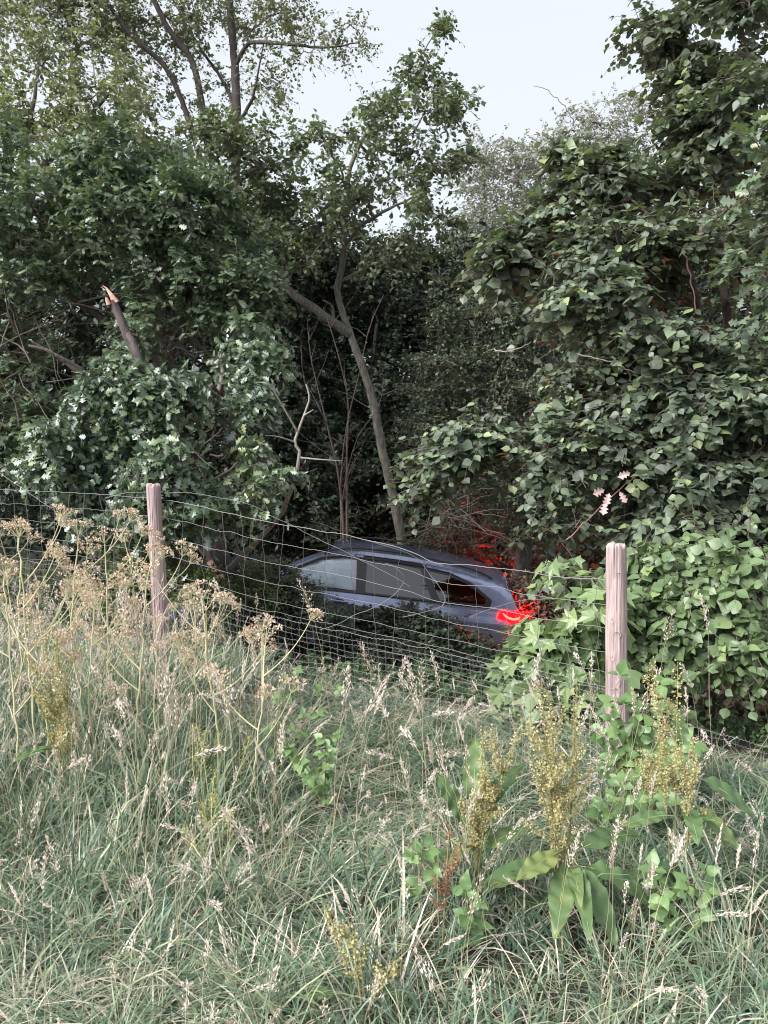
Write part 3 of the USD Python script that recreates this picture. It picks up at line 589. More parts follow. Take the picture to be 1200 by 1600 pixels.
for pts, r0, mat in (([(1195, 690, 5.1), (1170, 715, 5.0), (1130, 722, 5.0), (1105, 700, 5.05)], .005, CANE), ([(1200, 665, 5.0), (1180, 672, 5.0), (1178, 690, 5.0), (1172, 712, 5.0)], .004, CANE), ([(1045, 372, 5.55), (1070, 400, 5.5), (1082, 450, 5.5), (1088, 490, 5.5)], .009, CANE), ([(978, 260, 6.0), (980, 290, 5.9), (992, 318, 5.9)], .007, CANE),
                     ([(898, 192, 6.4), (880, 165, 6.4), (858, 143, 6.4), (834, 134, 6.4)], .004, M['twig']), ([(900, 553, 5.35), (950, 565, 5.3), (998, 585, 5.3)], .005, M['pale_bark']), ([(1110, 745, 4.95), (1108, 715, 4.9), (1122, 705, 4.9)], .003, CANE), ([(770, 545, 5.9), (800, 548, 5.8), (830, 535, 5.8)], .005, M['pale_bark']), ([(965, 460, 5.4), (1010, 520, 5.2), (1090, 540, 5.2), (1150, 535, 5.2)], .004, CANE), ([(885, 845, 5.0), (940, 790, 5.0), (985, 750, 5.0), (1010, 735, 5.05)], .004, CANE), ([(1100, 900, 4.5), (1120, 885, 4.5), (1142, 868, 4.5)], .003, M['pale_bark'])):
    c = curve(W(*pts), 16)
    obj('cane', tubes(c + rng(len(pts)).normal(0, .004, c.shape) - b, np.linspace(r0, r0 * .45, 16), 6), mat, hz, smooth=True)
WITHER = leaf_look('withered_hazel_leaf', (0.36, 0.24, 0.22), (0.52, 0.38, 0.36), (0.62, 0.48, 0.45), (0.5, 0.38, 0.36), .7, .2)
for k, (px, py, a) in enumerate(((945, 765, 200), (952, 770, 250), (968, 768, 300), (946, 785, 255), (985, 738, 200), (1052, 660, 120))):
    d = np.array([math.cos(math.radians(a)), -.3, math.sin(math.radians(a))]); sh = LEAF['oak'][k % 3]
    v = place_leaves(sh, P(px, py, 4.95)[None] - b, d[None], np.array([[.3 * (-1) ** k, -1, .2]]), np.array([.085]))[0]
    obj('withered_leaf', (v, sh[1]), WITHER, hz, tone=np.full(len(v), .3 + .1 * k))
b = on_ground(1080, 5.0)
shrub('hazel_bush', 'lower round leaved bush behind and right of the right post', 1090, 5.0, [(1020, 910, 55, 45, 4.6, .35), (1100, 900, 75, 50, 4.4, .35), (1180, 930, 60, 60, 4.2, .3), (1030, 985, 60, 45, 4.4, .35), (1110, 985, 75, 40, 4.2, .3), (1005, 1060, 40, 35, 4.4, .3), (1190, 1000, 50, 30, 4.1, .3)], 380, 54, 'maple', twigs=4, leaves=6, length=0.24, size=0.068, shape='round', shell=.2, gap=0.38, up=0.55, out=0.8, droop=.4, pull=.3, vary=.2, flat=.6, tone_bias=-.10)
shrub('maple_sapling', 'broad lobed maple shoots growing through the wire left of the right post', 880, 4.5, [(890, 920, 30, 30, 4.4, .2), (905, 955, 38, 40, 4.35, .25), (860, 1015, 38, 40, 4.35, .2), (910, 1020, 40, 50, 4.3, .25), (830, 1060, 35, 30, 4.35, .2), (890, 1070, 50, 35, 4.35, .2), (930, 950, 30, 45, 4.2, .2), (885, 895, 25, 22, 4.3, .2), (830, 1035, 25, 25, 4.3, .2)], 110, 55, 'maple', twigs=3, leaves=3, length=0.17, size=0.13, shape='maple', shell=.2, gap=0.30, up=0.35, out=0.9, droop=.5, pull=.5, jitter=.35, tone_bias=.1, vary=.2)
b = on_ground(1230, 4.6)
woody('oak_sapling', 'oak boughs with larger pale lobed leaves hanging in at the right edge', 'tree', b, [('stem', [b, P(1290, 800, 4.8), P(1280, 500, 4.8), P(1230, 300, 4.8)], [.05, .04, .03, .01])],
      [(1190, 260, 35, 60, 4.7, .25), (1185, 350, 35, 40, 4.7, .25), (1195, 430, 30, 50, 4.6, .25), (1200, 210, 30, 40, 4.7, .2), (1260, 380, 60, 200, 4.8, .4)], 60, 56, 'oak', twigs=4, leaves=6, length=0.2, size=0.10, shape='oak', bark='twig', gap=.3, shell=.1, tone_bias=.12, grow_from=.3)

CAR_AT, CAR_YAW, CAR_PITCH, CAR_ROLL = (560, 928, 9.5), -4.0, 7.4, 0.0
# ------------------------------------------------------------------ the car: s runs from the front bumper to the rear, y away from the camera, z up
PAINT = usdkit.material(stage, '/World/Looks/car_paint', {
    'n': ('noise_texture', {'scale': 900.0, 'detail': 1.0}), 'r': ('rgb_ramp', {'ramp': [(0.3, (0.18, 0.205, 0.315)), (0.7, (0.235, 0.265, 0.39))]}),
    'd': ('noise_texture', {'scale': 3.0, 'detail': 6.0}), 'dr': ('map_range', {'from_min': 0.35, 'from_max': 0.75, 'to_min': 0.16, 'to_max': 0.32}),
    'geo': ('geometry', {}),
    'p': ('principled_bsdf', {'metallic': 0.7, 'coat_weight': 0.8, 'coat_roughness': 0.06})},
    [('geo.position', 'n.vector'), ('geo.position', 'd.vector'), ('n.fac', 'r.fac'), ('r.color', 'p.base_color'), ('d.fac', 'dr.value'), ('dr.result', 'p.roughness')], surface='p.BSDF')
GLASS = usdkit.material(stage, '/World/Looks/tinted_glass', {
    't': ('transparent_bsdf', {'color': (0.99, 0.995, 0.995)}), 'g': ('glossy_bsdf', {'color': (1, 1, 1), 'roughness': 0.01}), 'f': ('fresnel', {'IOR': 1.62}), 'm': ('mix_closure', {})},
    [('f.fac', 'm.fac'), ('t.BSDF', 'm.closure1'), ('g.BSDF', 'm.closure2')], surface='m.closure')
PRIVACY = usdkit.material(stage, '/World/Looks/dark_glass', {
    't': ('transparent_bsdf', {'color': (0.055, 0.06, 0.07)}), 'g': ('glossy_bsdf', {'color': (1, 1, 1), 'roughness': 0.01}), 'f': ('fresnel', {'IOR': 2.0}), 'm': ('mix_closure', {})},
    [('f.fac', 'm.fac'), ('t.BSDF', 'm.closure1'), ('g.BSDF', 'm.closure2')], surface='m.closure')
BLACK = plain('black_trim', (0.012, 0.012, 0.014), 0.25)
CABIN = plain('dark_cabin', (0.018, 0.018, 0.02), 0.8)
CHROME = plain('bright_trim', (0.55, 0.55, 0.58), 0.22, 1.0)
RUBBER = plain('tyre_rubber', (0.018, 0.018, 0.018), 0.85)
ALLOY = plain('alloy_rim', (0.35, 0.35, 0.37), 0.35, 0.9)
AIRBAG = noisy('airbag_cloth', [(0.2, (0.70, 0.80, 0.88)), (0.8, (0.80, 0.88, 0.93))], (5, 5, 5), 0.85, 0.6, 0.03)
LAMP = usdkit.material(stage, '/World/Looks/lit_brake_lamp', {
    'e': ('emission', {'color': (1.0, 0.00004, 0.00008), 'strength': 65.0}), 'g': ('glossy_bsdf', {'roughness': 0.05}), 'm': ('mix_closure', {'fac': 0.05})},
    [('e.emission', 'm.closure1'), ('g.BSDF', 'm.closure2')], surface='m.closure')
LAMPBAR = usdkit.material(stage, '/World/Looks/lit_lamp_bar', {'e': ('emission', {'color': (1.0, 0.0016, 0.0012), 'strength': 60.0})}, surface='e.emission')

SIL = np.array([(0.05, .24), (0.0, .36), (0.0, .52), (0.05, .68), (0.22, .79), (0.6, .90), (1.0, .955), (1.36, .995), (1.62, 1.14), (1.95, 1.31), (2.2, 1.39), (2.55, 1.435), (3.0, 1.445), (3.5, 1.425), (3.95, 1.375), (4.32, 1.30), (4.42, 1.26), (4.52, 1.12), (4.60, 1.0), (4.68, .92), (4.70, .74), (4.70, .55), (4.66, .36), (4.58, .26)])
sil_s = np.r_[0, np.cumsum(np.linalg.norm(np.diff(SIL, axis=0), axis=1))]
def sil_at(u):
    return np.stack([PchipInterpolator(sil_s, SIL[:, k])(u) for k in (0, 1)], -1)
SILD = sil_at(np.linspace(0, sil_s[-1], 260))
TOPS = SILD[(np.arange(260) > 25) & (np.arange(260) < 215)]
BELT0, BELT1 = 0.93, 1.0
def belt(s):
    return BELT0 + (s - 1.4) / 3.0 * (BELT1 - BELT0)
def ztop(s):
    o = np.argsort(TOPS[:, 0])
    return np.interp(s, TOPS[o, 0], TOPS[o, 1])
def half(s, z):
    s, z = np.asarray(s, float), np.asarray(z, float)
    w = 0.92 - 0.14 * np.clip((1.0 - s) / 1.0, 0, 1) ** 2.2 - 0.13 * np.clip((s - 3.6) / 1.1, 0, 1) ** 2.0
    b = belt(s)
    low = -0.05 * np.clip((0.62 - z) / 0.4, 0, 1) ** 1.8 - 0.035 * np.clip((z - 0.80) / 0.15, 0, 1) ** 1.5 + 0.010 * np.exp(-((z - 0.80) / 0.02) ** 2) * np.clip((s - .3), 0, 1)
    t = np.clip(z - b, 0, 1)
    w = w + low - 0.40 * t - 0.35 * t * t
    r, d = 0.10, np.clip(ztop(s) - z, 0, 1)
    q = np.clip((r - d) / r, 0, 1)
    return w - 0.085 * (1 - np.sqrt(np.maximum(1 - q * q, 0)))

def patch(poly, off=0.0, grid=0.05, edge=0.02, side=-1):
    """A piece of the car's side: a polygon in (s, z) laid on the side surface, off metres proud of it."""
    poly = poly if poly.geom_type == 'Polygon' else max(poly.geoms, key=lambda q: q.area)
    pts = []
    for ring in [poly.exterior, *poly.interiors]:
        n = max(8, int(ring.length / edge))
        keep = [ring.interpolate(k / n, normalized=True).coords[0] for k in range(n)] + list(ring.coords)[:-1]
        pts += keep
    x0, z0, x1, z1 = poly.bounds
    gx, gz = np.meshgrid(np.arange(x0, x1, grid), np.arange(z0, z1, grid * 0.6))
    inner = poly.buffer(-edge * 0.6)
    gx, gz = gx.ravel(), gz.ravel()
    if not inner.is_empty:
        ok = contains_xy(inner, gx, gz)
        pts += list(zip(gx[ok], gz[ok]))
    pts = np.unique(np.round(np.array(pts), 5), axis=0)
    tri = Delaunay(pts).simplices
    c = pts[tri].mean(1)
    area = np.abs(np.cross(pts[tri[:, 1]] - pts[tri[:, 0]], pts[tri[:, 2]] - pts[tri[:, 0]]))
    tri = tri[contains_xy(poly, c[:, 0], c[:, 1]) & (area > 1e-7)]
    cr = np.cross(pts[tri[:, 1]] - pts[tri[:, 0]], pts[tri[:, 2]] - pts[tri[:, 0]])
    tri[cr < 0] = tri[cr < 0][:, ::-1]
    v = np.stack([pts[:, 0], side * (half(pts[:, 0], pts[:, 1]) + off), pts[:, 1]], 1)
    return v, (tri if side < 0 else tri[:, ::-1])

def thick(poly, off, depth, **kw):
    """The patch with an inner skin and a rim, so that it has thickness."""
    v, f = patch(poly, off, **kw)
    side = kw.get('side', -1)
    e = np.sort(np.vstack([f[:, [0, 1]], f[:, [1, 2]], f[:, [2, 0]]]), axis=1)
    u, cnt = np.unique(e, axis=0, return_counts=True)
    rim = u[cnt == 1]; n = len(v)
    w = v.copy(); w[:, 1] -= side * depth
    rf = np.vstack([np.stack([rim[:, 0], rim[:, 1], rim[:, 1] + n], 1), np.stack([rim[:, 0], rim[:, 1] + n, rim[:, 0] + n], 1)])
    return np.vstack([v, w]), np.vstack([f, f[:, ::-1] + n, rf])

def rounded(pts, r=0.03):
    q = Polygon(pts)
    return q.buffer(-r).buffer(r)

def build_car():
    full = Polygon(SILD).buffer(0)
    sill = [(0.05, .24), (4.58, .26)]
    wheels = [(0.90, .33), (3.72, .33)]
    arches = [Point(*w).buffer(0.365) for w in wheels]
    glass_line = lambda s, m: ztop(s) - m
    win_f = rounded([(1.60, belt(1.6) + .015), (1.80, 1.16), (2.05, 1.285), (2.30, 1.335), (2.49, 1.348), (2.545, belt(2.5) + .02)], .025)
    win_r = rounded([(2.66, belt(2.66) + .02), (2.62, 1.352), (3.10, 1.355), (3.30, 1.345), (3.505, belt(3.5) + .02)], .025)
    win_q = rounded([(3.60, belt(3.6) + .025), (3.40, 1.335), (3.65, 1.315), (3.92, 1.24), (4.18, 1.09), (4.16, belt(4.1) + .035)], .03)
    body = full
    for a in arches:
        body = body.difference(a)
    dlo = rounded([(1.50, belt(1.5) - .008), (1.76, 1.165), (2.03, 1.305), (2.32, 1.362), (2.8, 1.376), (3.25, 1.37), (3.68, 1.338), (3.97, 1.255), (4.235, 1.09), (4.22, belt(4.2) + .005)], .02)
    fr_door = rounded([(1.47, .25), (1.42, .60), (1.46, belt(1.46) + .03), (1.74, 1.19), (2.02, 1.335), (2.32, 1.388), (2.575, 1.40), (2.60, belt(2.6)), (2.60, .25)], .02)
    re_door = rounded([(2.60, .25), (2.60, belt(2.6)), (2.575, 1.40), (3.00, 1.405), (3.36, 1.392), (3.60, belt(3.6) + .06), (3.63, .86), (3.44, .64), (3.30, .25)], .02).difference(arches[1].buffer(.02))
    lampr = rounded([(4.33, .885), (4.38, .985), (4.60, .985), (4.675, .925), (4.69, .86), (4.55, .845)], .02)
    lampf = rounded([(0.10, .60), (0.12, .72), (0.42, .80), (0.70, .82), (0.42, .68)], .015)
    base = np.array([0.0, 0.0, 0.0])
    th = thing('estate_car', 'dark blue grey estate car run off the road, brake lamps lit, airbags blown', 'car')
    th_x = UsdGeom.Xformable(th); th_x.ClearXformOpOrder()
    m4 = CAR_MATRIX
    th_x.AddTransformOp(opSuffix='stand').Set(Gf.Matrix4d(*m4.T.ravel().tolist()))
    # body shell: both sides without the doors and windows, and the strip over the top
    open_ = body.difference(dlo).difference(lampr).difference(lampf)
    near = open_.difference(fr_door.union(re_door).buffer(0.004))
    parts = []
    for s in (-1, 1):
        geoms = near.geoms if near.geom_type == 'MultiPolygon' else [near]
        for gpoly in geoms:
            if gpoly.area > 0.002:
                parts.append(patch(gpoly, 0, side=s, grid=.045, edge=.02))
    def strip(u0, u1, inset=0.0, lift=0.0, n=None, ny=14):
        n = n or max(4, int((u1 - u0) / 0.03))
        q = sil_at(np.linspace(u0, u1, n))
        tang = unit(np.gradient(q, axis=0)); nor = np.stack([-tang[:, 1], tang[:, 0]], 1)
        h = half(q[:, 0], q[:, 1]) - inset
        yy = np.linspace(-1, 1, ny)
        crown = 0.055 * (1 - yy ** 2) * 1.0
        pos = q[:, None] + nor[:, None] * (crown[None, :, None] * np.clip((q[:, 1] - .3) / .5, .2, 1)[:, None, None] + lift)
        v = np.stack([pos[..., 0], h[:, None] * yy[None] * np.ones((n, 1)), pos[..., 1]], -1).reshape(-1, 3)
        i = (np.arange(n - 1)[:, None] * ny + np.arange(ny - 1)).ravel()
        f = np.vstack([np.stack([i, i + ny, i + ny + 1], 1), np.stack([i, i + ny + 1, i + 1], 1)])
        return v, f
    def u_of(s, z):
        return sil_s[0] + (np.argmin(np.linalg.norm(sil_at(np.linspace(0, sil_s[-1], 2000)) - [s, z], axis=1)) / 1999) * sil_s[-1]
    uw0, uw1, ur0, ur1 = u_of(1.40, 1.01), u_of(2.12, 1.37), u_of(4.44, 1.23), u_of(4.585, 1.02)
    parts += [strip(0, uw0), strip(uw1, ur0), strip(ur1, sil_s[-1])]
    for s in (-1, 1):       # windscreen pillars and tailgate edges
        for (a, bq) in ((uw0, uw1), (ur0, ur1)):
            v, f = strip(a, bq)
            v2 = v.reshape(-1, 14, 3); sel = (slice(0, 2) if s < 0 else slice(12, 14))
            w = v2[:, sel].reshape(-1, 3); n = len(w) // 2; i = np.arange(n - 1) * 2
            parts.append((w, np.vstack([np.stack([i, i + 2, i + 3], 1), np.stack([i, i + 3, i + 1], 1)])))
    obj('body', join(parts), PAINT, th, smooth=35)
    obj('inner_shell', join([patch(body.difference(win_f).difference(win_r).difference(win_q).buffer(-0.012), -0.022, side=s, grid=.08) for s in (-1, 1)]), CABIN, th, smooth=35)
    obj('floor', trimesh.creation.box(bounds=[[0.2, -.75, .22], [4.5, .75, .30]]), CABIN, th)
    for s in (-1, 1):
        for nm, poly in (('front_door', fr_door), ('rear_door', re_door)):
            d = obj(nm, thick(poly.difference(dlo), 0.001, .02, side=s, grid=.045), PAINT, th, smooth=35)
            hs = 2.36 if nm == 'front_door' else 3.36
            hz = .835
            hy = s * (float(half(hs, hz)) + .02)
            grip = trimesh.creation.capsule(height=.19, radius=.013, count=[8, 8]); grip.apply_transform(trimesh.transformations.rotation_matrix(PI / 2, [0, 1, 0])); grip.apply_translation(-grip.bounds.mean(0)); grip.apply_scale([1, .8, 1.2])
            grip.apply_translation([hs, hy + s * .012, hz])
            cup = trimesh.creation.icosphere(2, 1); cup.apply_scale([.075, .010, .032]); cup.apply_translation([hs - .01, hy - s * .020, hz - .002])
            h = obj('handle', grip, PAINT, d, smooth=True); obj('recess', cup, BLACK, d, smooth=True)
        obj('window_frame', thick(dlo.difference(win_f).difference(win_r).difference(win_q), -0.004, .016, side=s, grid=.04, edge=.012), BLACK, th, smooth=35)
        obj('window_trim', thick(dlo.buffer(.010).difference(dlo.buffer(-.004)), 0.004, .008, side=s, grid=.04, edge=.012), CHROME if False else BLACK, th, smooth=35)
        for nm, poly, gm in (('front_window', win_f, GLASS), ('rear_window', win_r, PRIVACY), ('quarter_window', win_q, PRIVACY)):
            obj(nm, patch(poly.buffer(.006), -0.013, side=s, grid=.05), gm, th, smooth=True)
        # blown curtain airbag behind the front window
        v, f = patch(win_f.buffer(-.004), -0.034, side=s, grid=.02, edge=.02)
        v[:, 1] += s * (0.016 * (meshkit.fbm(v * [9, 1, 14], 3, 8) - .5) * 2 - .008 * np.cos(v[:, 0] * 22))
        obj('airbag', (v, f), AIRBAG, th, smooth=True)
        lv, lf = thick(lampr, 0.008, .02, side=s, grid=.03, edge=.012)
        q = sil_at(np.linspace(u_of(4.62, .985), u_of(4.70, .82), 8)); yy = np.linspace(.42, .80, 8) * s
        rv = np.array([[a + .012, y, z] for a, z in q for y in yy]); i = (np.arange(7)[:, None] * 8 + np.arange(7)).ravel()
        rf = np.vstack([np.stack([i, i + 8, i + 9], 1), np.stack([i, i + 9, i + 1], 1)])
        tl = obj('tail_lamp', join([(lv, lf), (rv, rf)]), LAMP, th, smooth=30)
        ss = np.array([4.40, 4.45, 4.52, 4.58, 4.62]); zz = np.array([.955, .915, .895, .90, .93])
        path = np.stack([ss, s * (half(ss, zz) + .012), zz], 1)
        obj('light_bar', capped(curve(path, 18), np.interp(np.linspace(0, 1, 18), [0, .3, .8, 1], [.007, .013, .015, .008]), 8), LAMPBAR, tl, smooth=True)
        obj('headlamp', thick(lampf, 0.004, .02, side=s, grid=.04), CHROME, th, smooth=30)
        rail = np.array([[q0, s * (float(half(q0, float(ztop(q0)) - .02)) - .02), float(ztop(q0)) + dz] for q0, dz in ((2.05, .01), (2.2, .035), (2.6, .045), (3.2, .045), (3.8, .04), (4.1, .03), (4.22, .005))])
        obj('roof_rail', capped(curve(rail, 30), np.full(30, .012), 8), BLACK, th, smooth=True)
        mir = trimesh.creation.icosphere(3, 1); mir.apply_scale([.075, .115, .07]); mir.apply_translation([1.66, s * 1.0, 1.03])
        ob = obj('mirror', mir, PAINT, th, smooth=True)
    obj('windscreen', strip(uw0, uw1, .07, -.006), GLASS, th, smooth=True)
    obj('rear_window_glass', strip(ur0, ur1, .06, -.006), PRIVACY, th, smooth=True)
    br = trimesh.creation.box([.02, .16, .012]); br.apply_translation([4.45, 0, 1.325])
    obj('high_brake_lamp', br, usdkit.material(stage, '/World/Looks/lit_high_lamp', {'e': ('emission', {'color': (1.0, 0.001, 0.002), 'strength': 0.5})}, surface='e.emission'), th)
    for k, (s0, z0) in enumerate(wheels):
        for s in (-1, 1):
            prof = np.array([(.20, -.10), (.27, -.112), (.315, -.10), (.33, -.07), (.333, 0), (.33, .07), (.315, .10), (.27, .112), (.20, .10)])
            ty = trimesh.creation.revolve(prof, sections=40); ty.apply_transform(trimesh.transformations.rotation_matrix(PI / 2, [1, 0, 0])); ty.apply_translation([s0, s * .80, z0])
            w = obj('wheel', ty, RUBBER, th, smooth=40)
            sp = [trimesh.creation.annulus(.205, .235, .19, sections=36), trimesh.creation.cylinder(.06, .06, sections=20)]
            sp[1].apply_translation([0, 0, .06])
            for a in range(5):
                bx = trimesh.creation.box([.19, .045, .03]); bx.apply_translation([.125, 0, .065]); bx.apply_transform(trimesh.transformations.rotation_matrix(a * 2 * PI / 5, [0, 0, 1])); sp.append(bx)
            rim = trimesh.util.concatenate(sp); rim.apply_transform(trimesh.transformations.rotation_matrix(PI / 2 * (1 if s < 0 else -1), [1, 0, 0])); rim.apply_translation([s0, s * .80, z0])
            obj('rim', rim, ALLOY, w, smooth=30)
    for (s0, y0) in ((2.35, -.37), (2.35, .37), (3.25, -.4), (3.25, .4)):
        seat = [trimesh.creation.box([.5, .5, .16]), trimesh.creation.box([.14, .48, .58]), trimesh.creation.box([.09, .26, .16])]
        seat[0].apply_translation([s0, y0, .52]); seat[1].apply_translation([s0 + .27, y0, .84]); seat[2].apply_translation([s0 + .30, y0, 1.22])
        obj('seat', trimesh.util.concatenate(seat), CABIN, th)

def rot(ax, deg):
    return trimesh.transformations.rotation_matrix(math.radians(deg), ax)
CAR_R = rot([0, 0, 1], CAR_YAW) @ rot([0, 1, 0], CAR_PITCH) @ rot([1, 0, 0], CAR_ROLL)
_ref = (CAR_R @ np.array([2.58, -.89, .95, 1]))[:3]
CAR_MATRIX = CAR_R.copy(); CAR_MATRIX[:3, 3] = P(*CAR_AT) - _ref
build_car()

# ------------------------------------------------------------------ the fence: two posts and the wire between and beyond them
FA, FB = np.array([-1.483, 5.0]), np.array([1.09, 3.6])
def fence_depth(px):
    """Depth at which the fence plane lies behind a photo column."""
    a = (px - 600) / 1200 * 1.004
    d = FB - FA
    return (FA[1] * d[0] - FA[0] * d[1]) / (d[0] - a * d[1])
POSTWOOD = usdkit.material(stage, '/World/Looks/weathered_post', {
    'tc': ('texture_coordinate', {}), 'm1': ('mapping', {'scale': (46, 46, 1.6)}), 'm2': ('mapping', {'scale': (160, 160, 5)}), 'm3': ('mapping', {'scale': (5, 5, 3)}),
    'n1': ('noise_texture', {'scale': 1.0, 'detail': 6.0, 'roughness': 0.65, 'distortion': 0.6}), 'n2': ('noise_texture', {'scale': 1.0, 'detail': 3.0}), 'n3': ('noise_texture', {'scale': 1.0, 'detail': 3.0}),
    'r1': ('rgb_ramp', {'ramp': [(0.26, (0.15, 0.115, 0.108)), (0.40, (0.34, 0.265, 0.255)), (0.55, (0.46, 0.37, 0.36)), (0.75, (0.58, 0.49, 0.48))]}),
    'r2': ('rgb_ramp', {'ramp': [(0.3, (0.62, 0.60, 0.60)), (0.6, (1, 1, 1))]}), 'r3': ('rgb_ramp', {'ramp': [(0.35, (0.80, 0.76, 0.80)), (0.65, (1.0, 0.98, 0.95))]}),
    'x1': ('mix', {'mix_type': 'multiply', 'fac': 0.9}), 'x2': ('mix', {'mix_type': 'multiply', 'fac': 1.0}),
    'add': ('math', {'math_type': 'add'}), 'b': ('bump', {'strength': 0.8, 'distance': 0.006}), 'p': ('principled_bsdf', {'roughness': 0.8, 'specular_ior_level': 0.3})},
    [('tc.object', 'm1.vector'), ('tc.object', 'm2.vector'), ('tc.object', 'm3.vector'), ('m1.vector', 'n1.vector'), ('m2.vector', 'n2.vector'), ('m3.vector', 'n3.vector'),
     ('n1.fac', 'r1.fac'), ('n2.fac', 'r2.fac'), ('n3.fac', 'r3.fac'), ('r1.color', 'x1.color1'), ('r2.color', 'x1.color2'), ('x1.color', 'x2.color1'), ('r3.color', 'x2.color2'), ('x2.color', 'p.base_color'),
     ('n1.fac', 'add.value1'), ('n2.fac', 'add.value2'), ('add.value', 'b.height'), ('b.normal', 'p.normal')], surface='p.BSDF')
KNOT = plain('knot_wood', (0.17, 0.11, 0.10), 0.85)

def build_post(fence, top, bottom, r0, r1, seed, label, flat, knots):
    n, k = 96, 150
    t = np.linspace(0, 1, k)
    axis = bottom + (top - bottom) * t[:, None]
    axis[:, 0] += 0.006 * np.sin(t * 4 + seed); axis[:, 1] += .004 * np.cos(t * 5)
    a = np.arange(n) * 2 * PI / n
    H = np.linalg.norm(top - bottom)
    A, Z = np.meshgrid(a, t * H)
    rr = r0 + (r1 - r0) * (Z / H)
    c = np.stack([np.cos(A), np.sin(A), Z], -1)
    lump = (meshkit.fbm(c * [1.2, 1.2, 2.5], 3, seed) - .5) * .012
    groove = np.maximum(0, meshkit.noise(c * [7, 7, 1.6], seed + 3) - .58) * -.014
    fine = (meshkit.fbm(c * [16, 16, 3.5], 2, seed + 5) - .5) * .004
    split = -.012 * np.exp(-((A - (4.35 + .12 * np.sin(Z * 7 + seed))) / .035) ** 2) * (meshkit.noise(np.stack([Z * 2, Z * 0, Z * 0], -1), seed) > .3)
    rr = rr + lump + groove + fine + split
    rr = rr * (1 - flat * np.clip(np.cos(A - 3.4), 0, 1) ** 3 * .16)
    edge = H - Z
    rr = rr - .006 * np.clip(1 - edge / .010, 0, 1) ** 2
    for (ka, kz, kr) in knots:
        dd = ((A - ka) * .055 / kr) ** 2 + ((Z - kz) / (kr * 1.3)) ** 2
        rr = rr + .007 * np.exp(-dd) - .010 * np.exp(-dd * 6)
    v = np.stack([axis[:, None, 0] + rr * np.cos(A), axis[:, None, 1] + rr * np.sin(A), axis[:, None, 2] + Z * 0 ], -1)
    # the sawn top is a little uneven
    topz = np.clip((t - .985) / .015, 0, 1)[:, None]
    v[..., 2] += topz * .012 * (meshkit.noise(np.stack([np.cos(A) * 2, np.sin(A) * 2, A * 0], -1), seed + 11) - .5) * 2
    v = v.reshape(-1, 3)
    i = (np.arange(k - 1)[:, None] * n + np.arange(n)); j = (np.arange(k - 1)[:, None] * n + (np.arange(n) + 1) % n)
    f = np.concatenate([np.stack([i, j, j + n], -1).reshape(-1, 3), np.stack([i, j + n, i + n], -1).reshape(-1, 3)])
    ring = v[-n:]; m = ring.mean(0)
    inner = m + (ring - m) * .5; inner[:, 2] += .004 * np.sin(a * 3)
    b0 = len(v); v = np.vstack([v, inner, [m]]); kk = np.arange(n)
    f = np.vstack([f, np.stack([b0 - n + kk, b0 - n + (kk + 1) % n, b0 + (kk + 1) % n], 1), np.stack([b0 - n + kk, b0 + (kk + 1) % n, b0 + kk], 1), np.stack([b0 + kk, b0 + (kk + 1) % n, np.full(n, b0 + n)], 1)])
    p = obj('post', (v - FENCE_BASE, f), POSTWOOD, fence, smooth=45, label=label)
    for (ka, kz, kr) in knots:
        q = bottom + (top - bottom) * (kz / H); d = np.array([math.cos(ka), math.sin(ka), 0])
        s = trimesh.creation.icosphere(2, 1); s.apply_scale([kr * .5, kr * .5, kr * .62])
        s.apply_translation(q + d * ((r0 + (r1 - r0) * kz / H) - kr * .32) - FENCE_BASE)
        obj('knot', s, KNOT, p, smooth=True)

FENCE_BASE = np.array([1.09, 3.6, 0.0])
fence = thing('wire_fence', 'slack stock netting fence on two weathered wooden posts in front of the car', 'fence', FENCE_BASE)
bt = P(968, 1250, 3.6); bt[2] = -0.15
build_post(fence, P(961, 851, 3.6), bt + [0.0, 0, 0], .061, .047, 3, 'thick pinkish grey post at the right, split and knotty', 1.0, [(4.05, .93, .012), (4.1, .75, .012), (4.62, .63, .010), (4.75, .86, .007)])
bl = P(256, 1075, 5.0); bl[2] = -0.15
build_post(fence, P(241, 757, 5.0), bl, .056, .046, 7, 'thinner grey brown post at the left, leaning slightly', .3, [(4.5, 1.05, .008), (5.0, .8, .009)])

# wire: a top edge, the height where the fine netting starts, and the foot, as lines in the plane of the posts
xs = np.array([-320, 0, 120, 245, 420, 573, 640, 684, 753, 822, 880, 950, 1080, 1250, 1500.])
TOPY = PchipInterpolator(xs, np.array([735, 764, 770, 780, 816, 843, 862, 880, 884, 894, 903, 906, 1110, 1160, 1300.]))
MIDY = PchipInterpolator(xs, np.array([850, 872, 888, 912, 962, 994, 1008, 1018, 1034, 1050, 1064, 1082, 1135, 1180, 1320.]))
BOTY = PchipInterpolator(xs, np.array([1010, 1040, 1058, 1080, 1118, 1148, 1160, 1170, 1184, 1200, 1216, 1240, 1290, 1370, 1490.]))
U = np.linspace(-320, 1500, 620)
def net(px, v):
    """v: 0 at the top edge, 1 where the fine netting starts, 2 at the foot."""
    px, v = np.broadcast_arrays(np.asarray(px, float), np.asarray(v, float))
    y = np.where(v < 1, TOPY(px) + (MIDY(px) - TOPY(px)) * v, MIDY(px) + (BOTY(px) - MIDY(px)) * (v - 1))
    d = fence_depth(px) + .062 + .16 * np.sin(np.clip((px - 245) / 715, 0, 1) * PI) * np.sin(np.clip(v / 2, 0, 1) * PI)
    return P(px, y, d)
def wob(p, seed, amp):
    q = p * 9.0 + seed * 17.3
    return p + amp * np.stack([meshkit.noise(q, 1) - .5, meshkit.noise(q + 5, 2) - .5, meshkit.noise(q + 9, 3) - .5], -1)
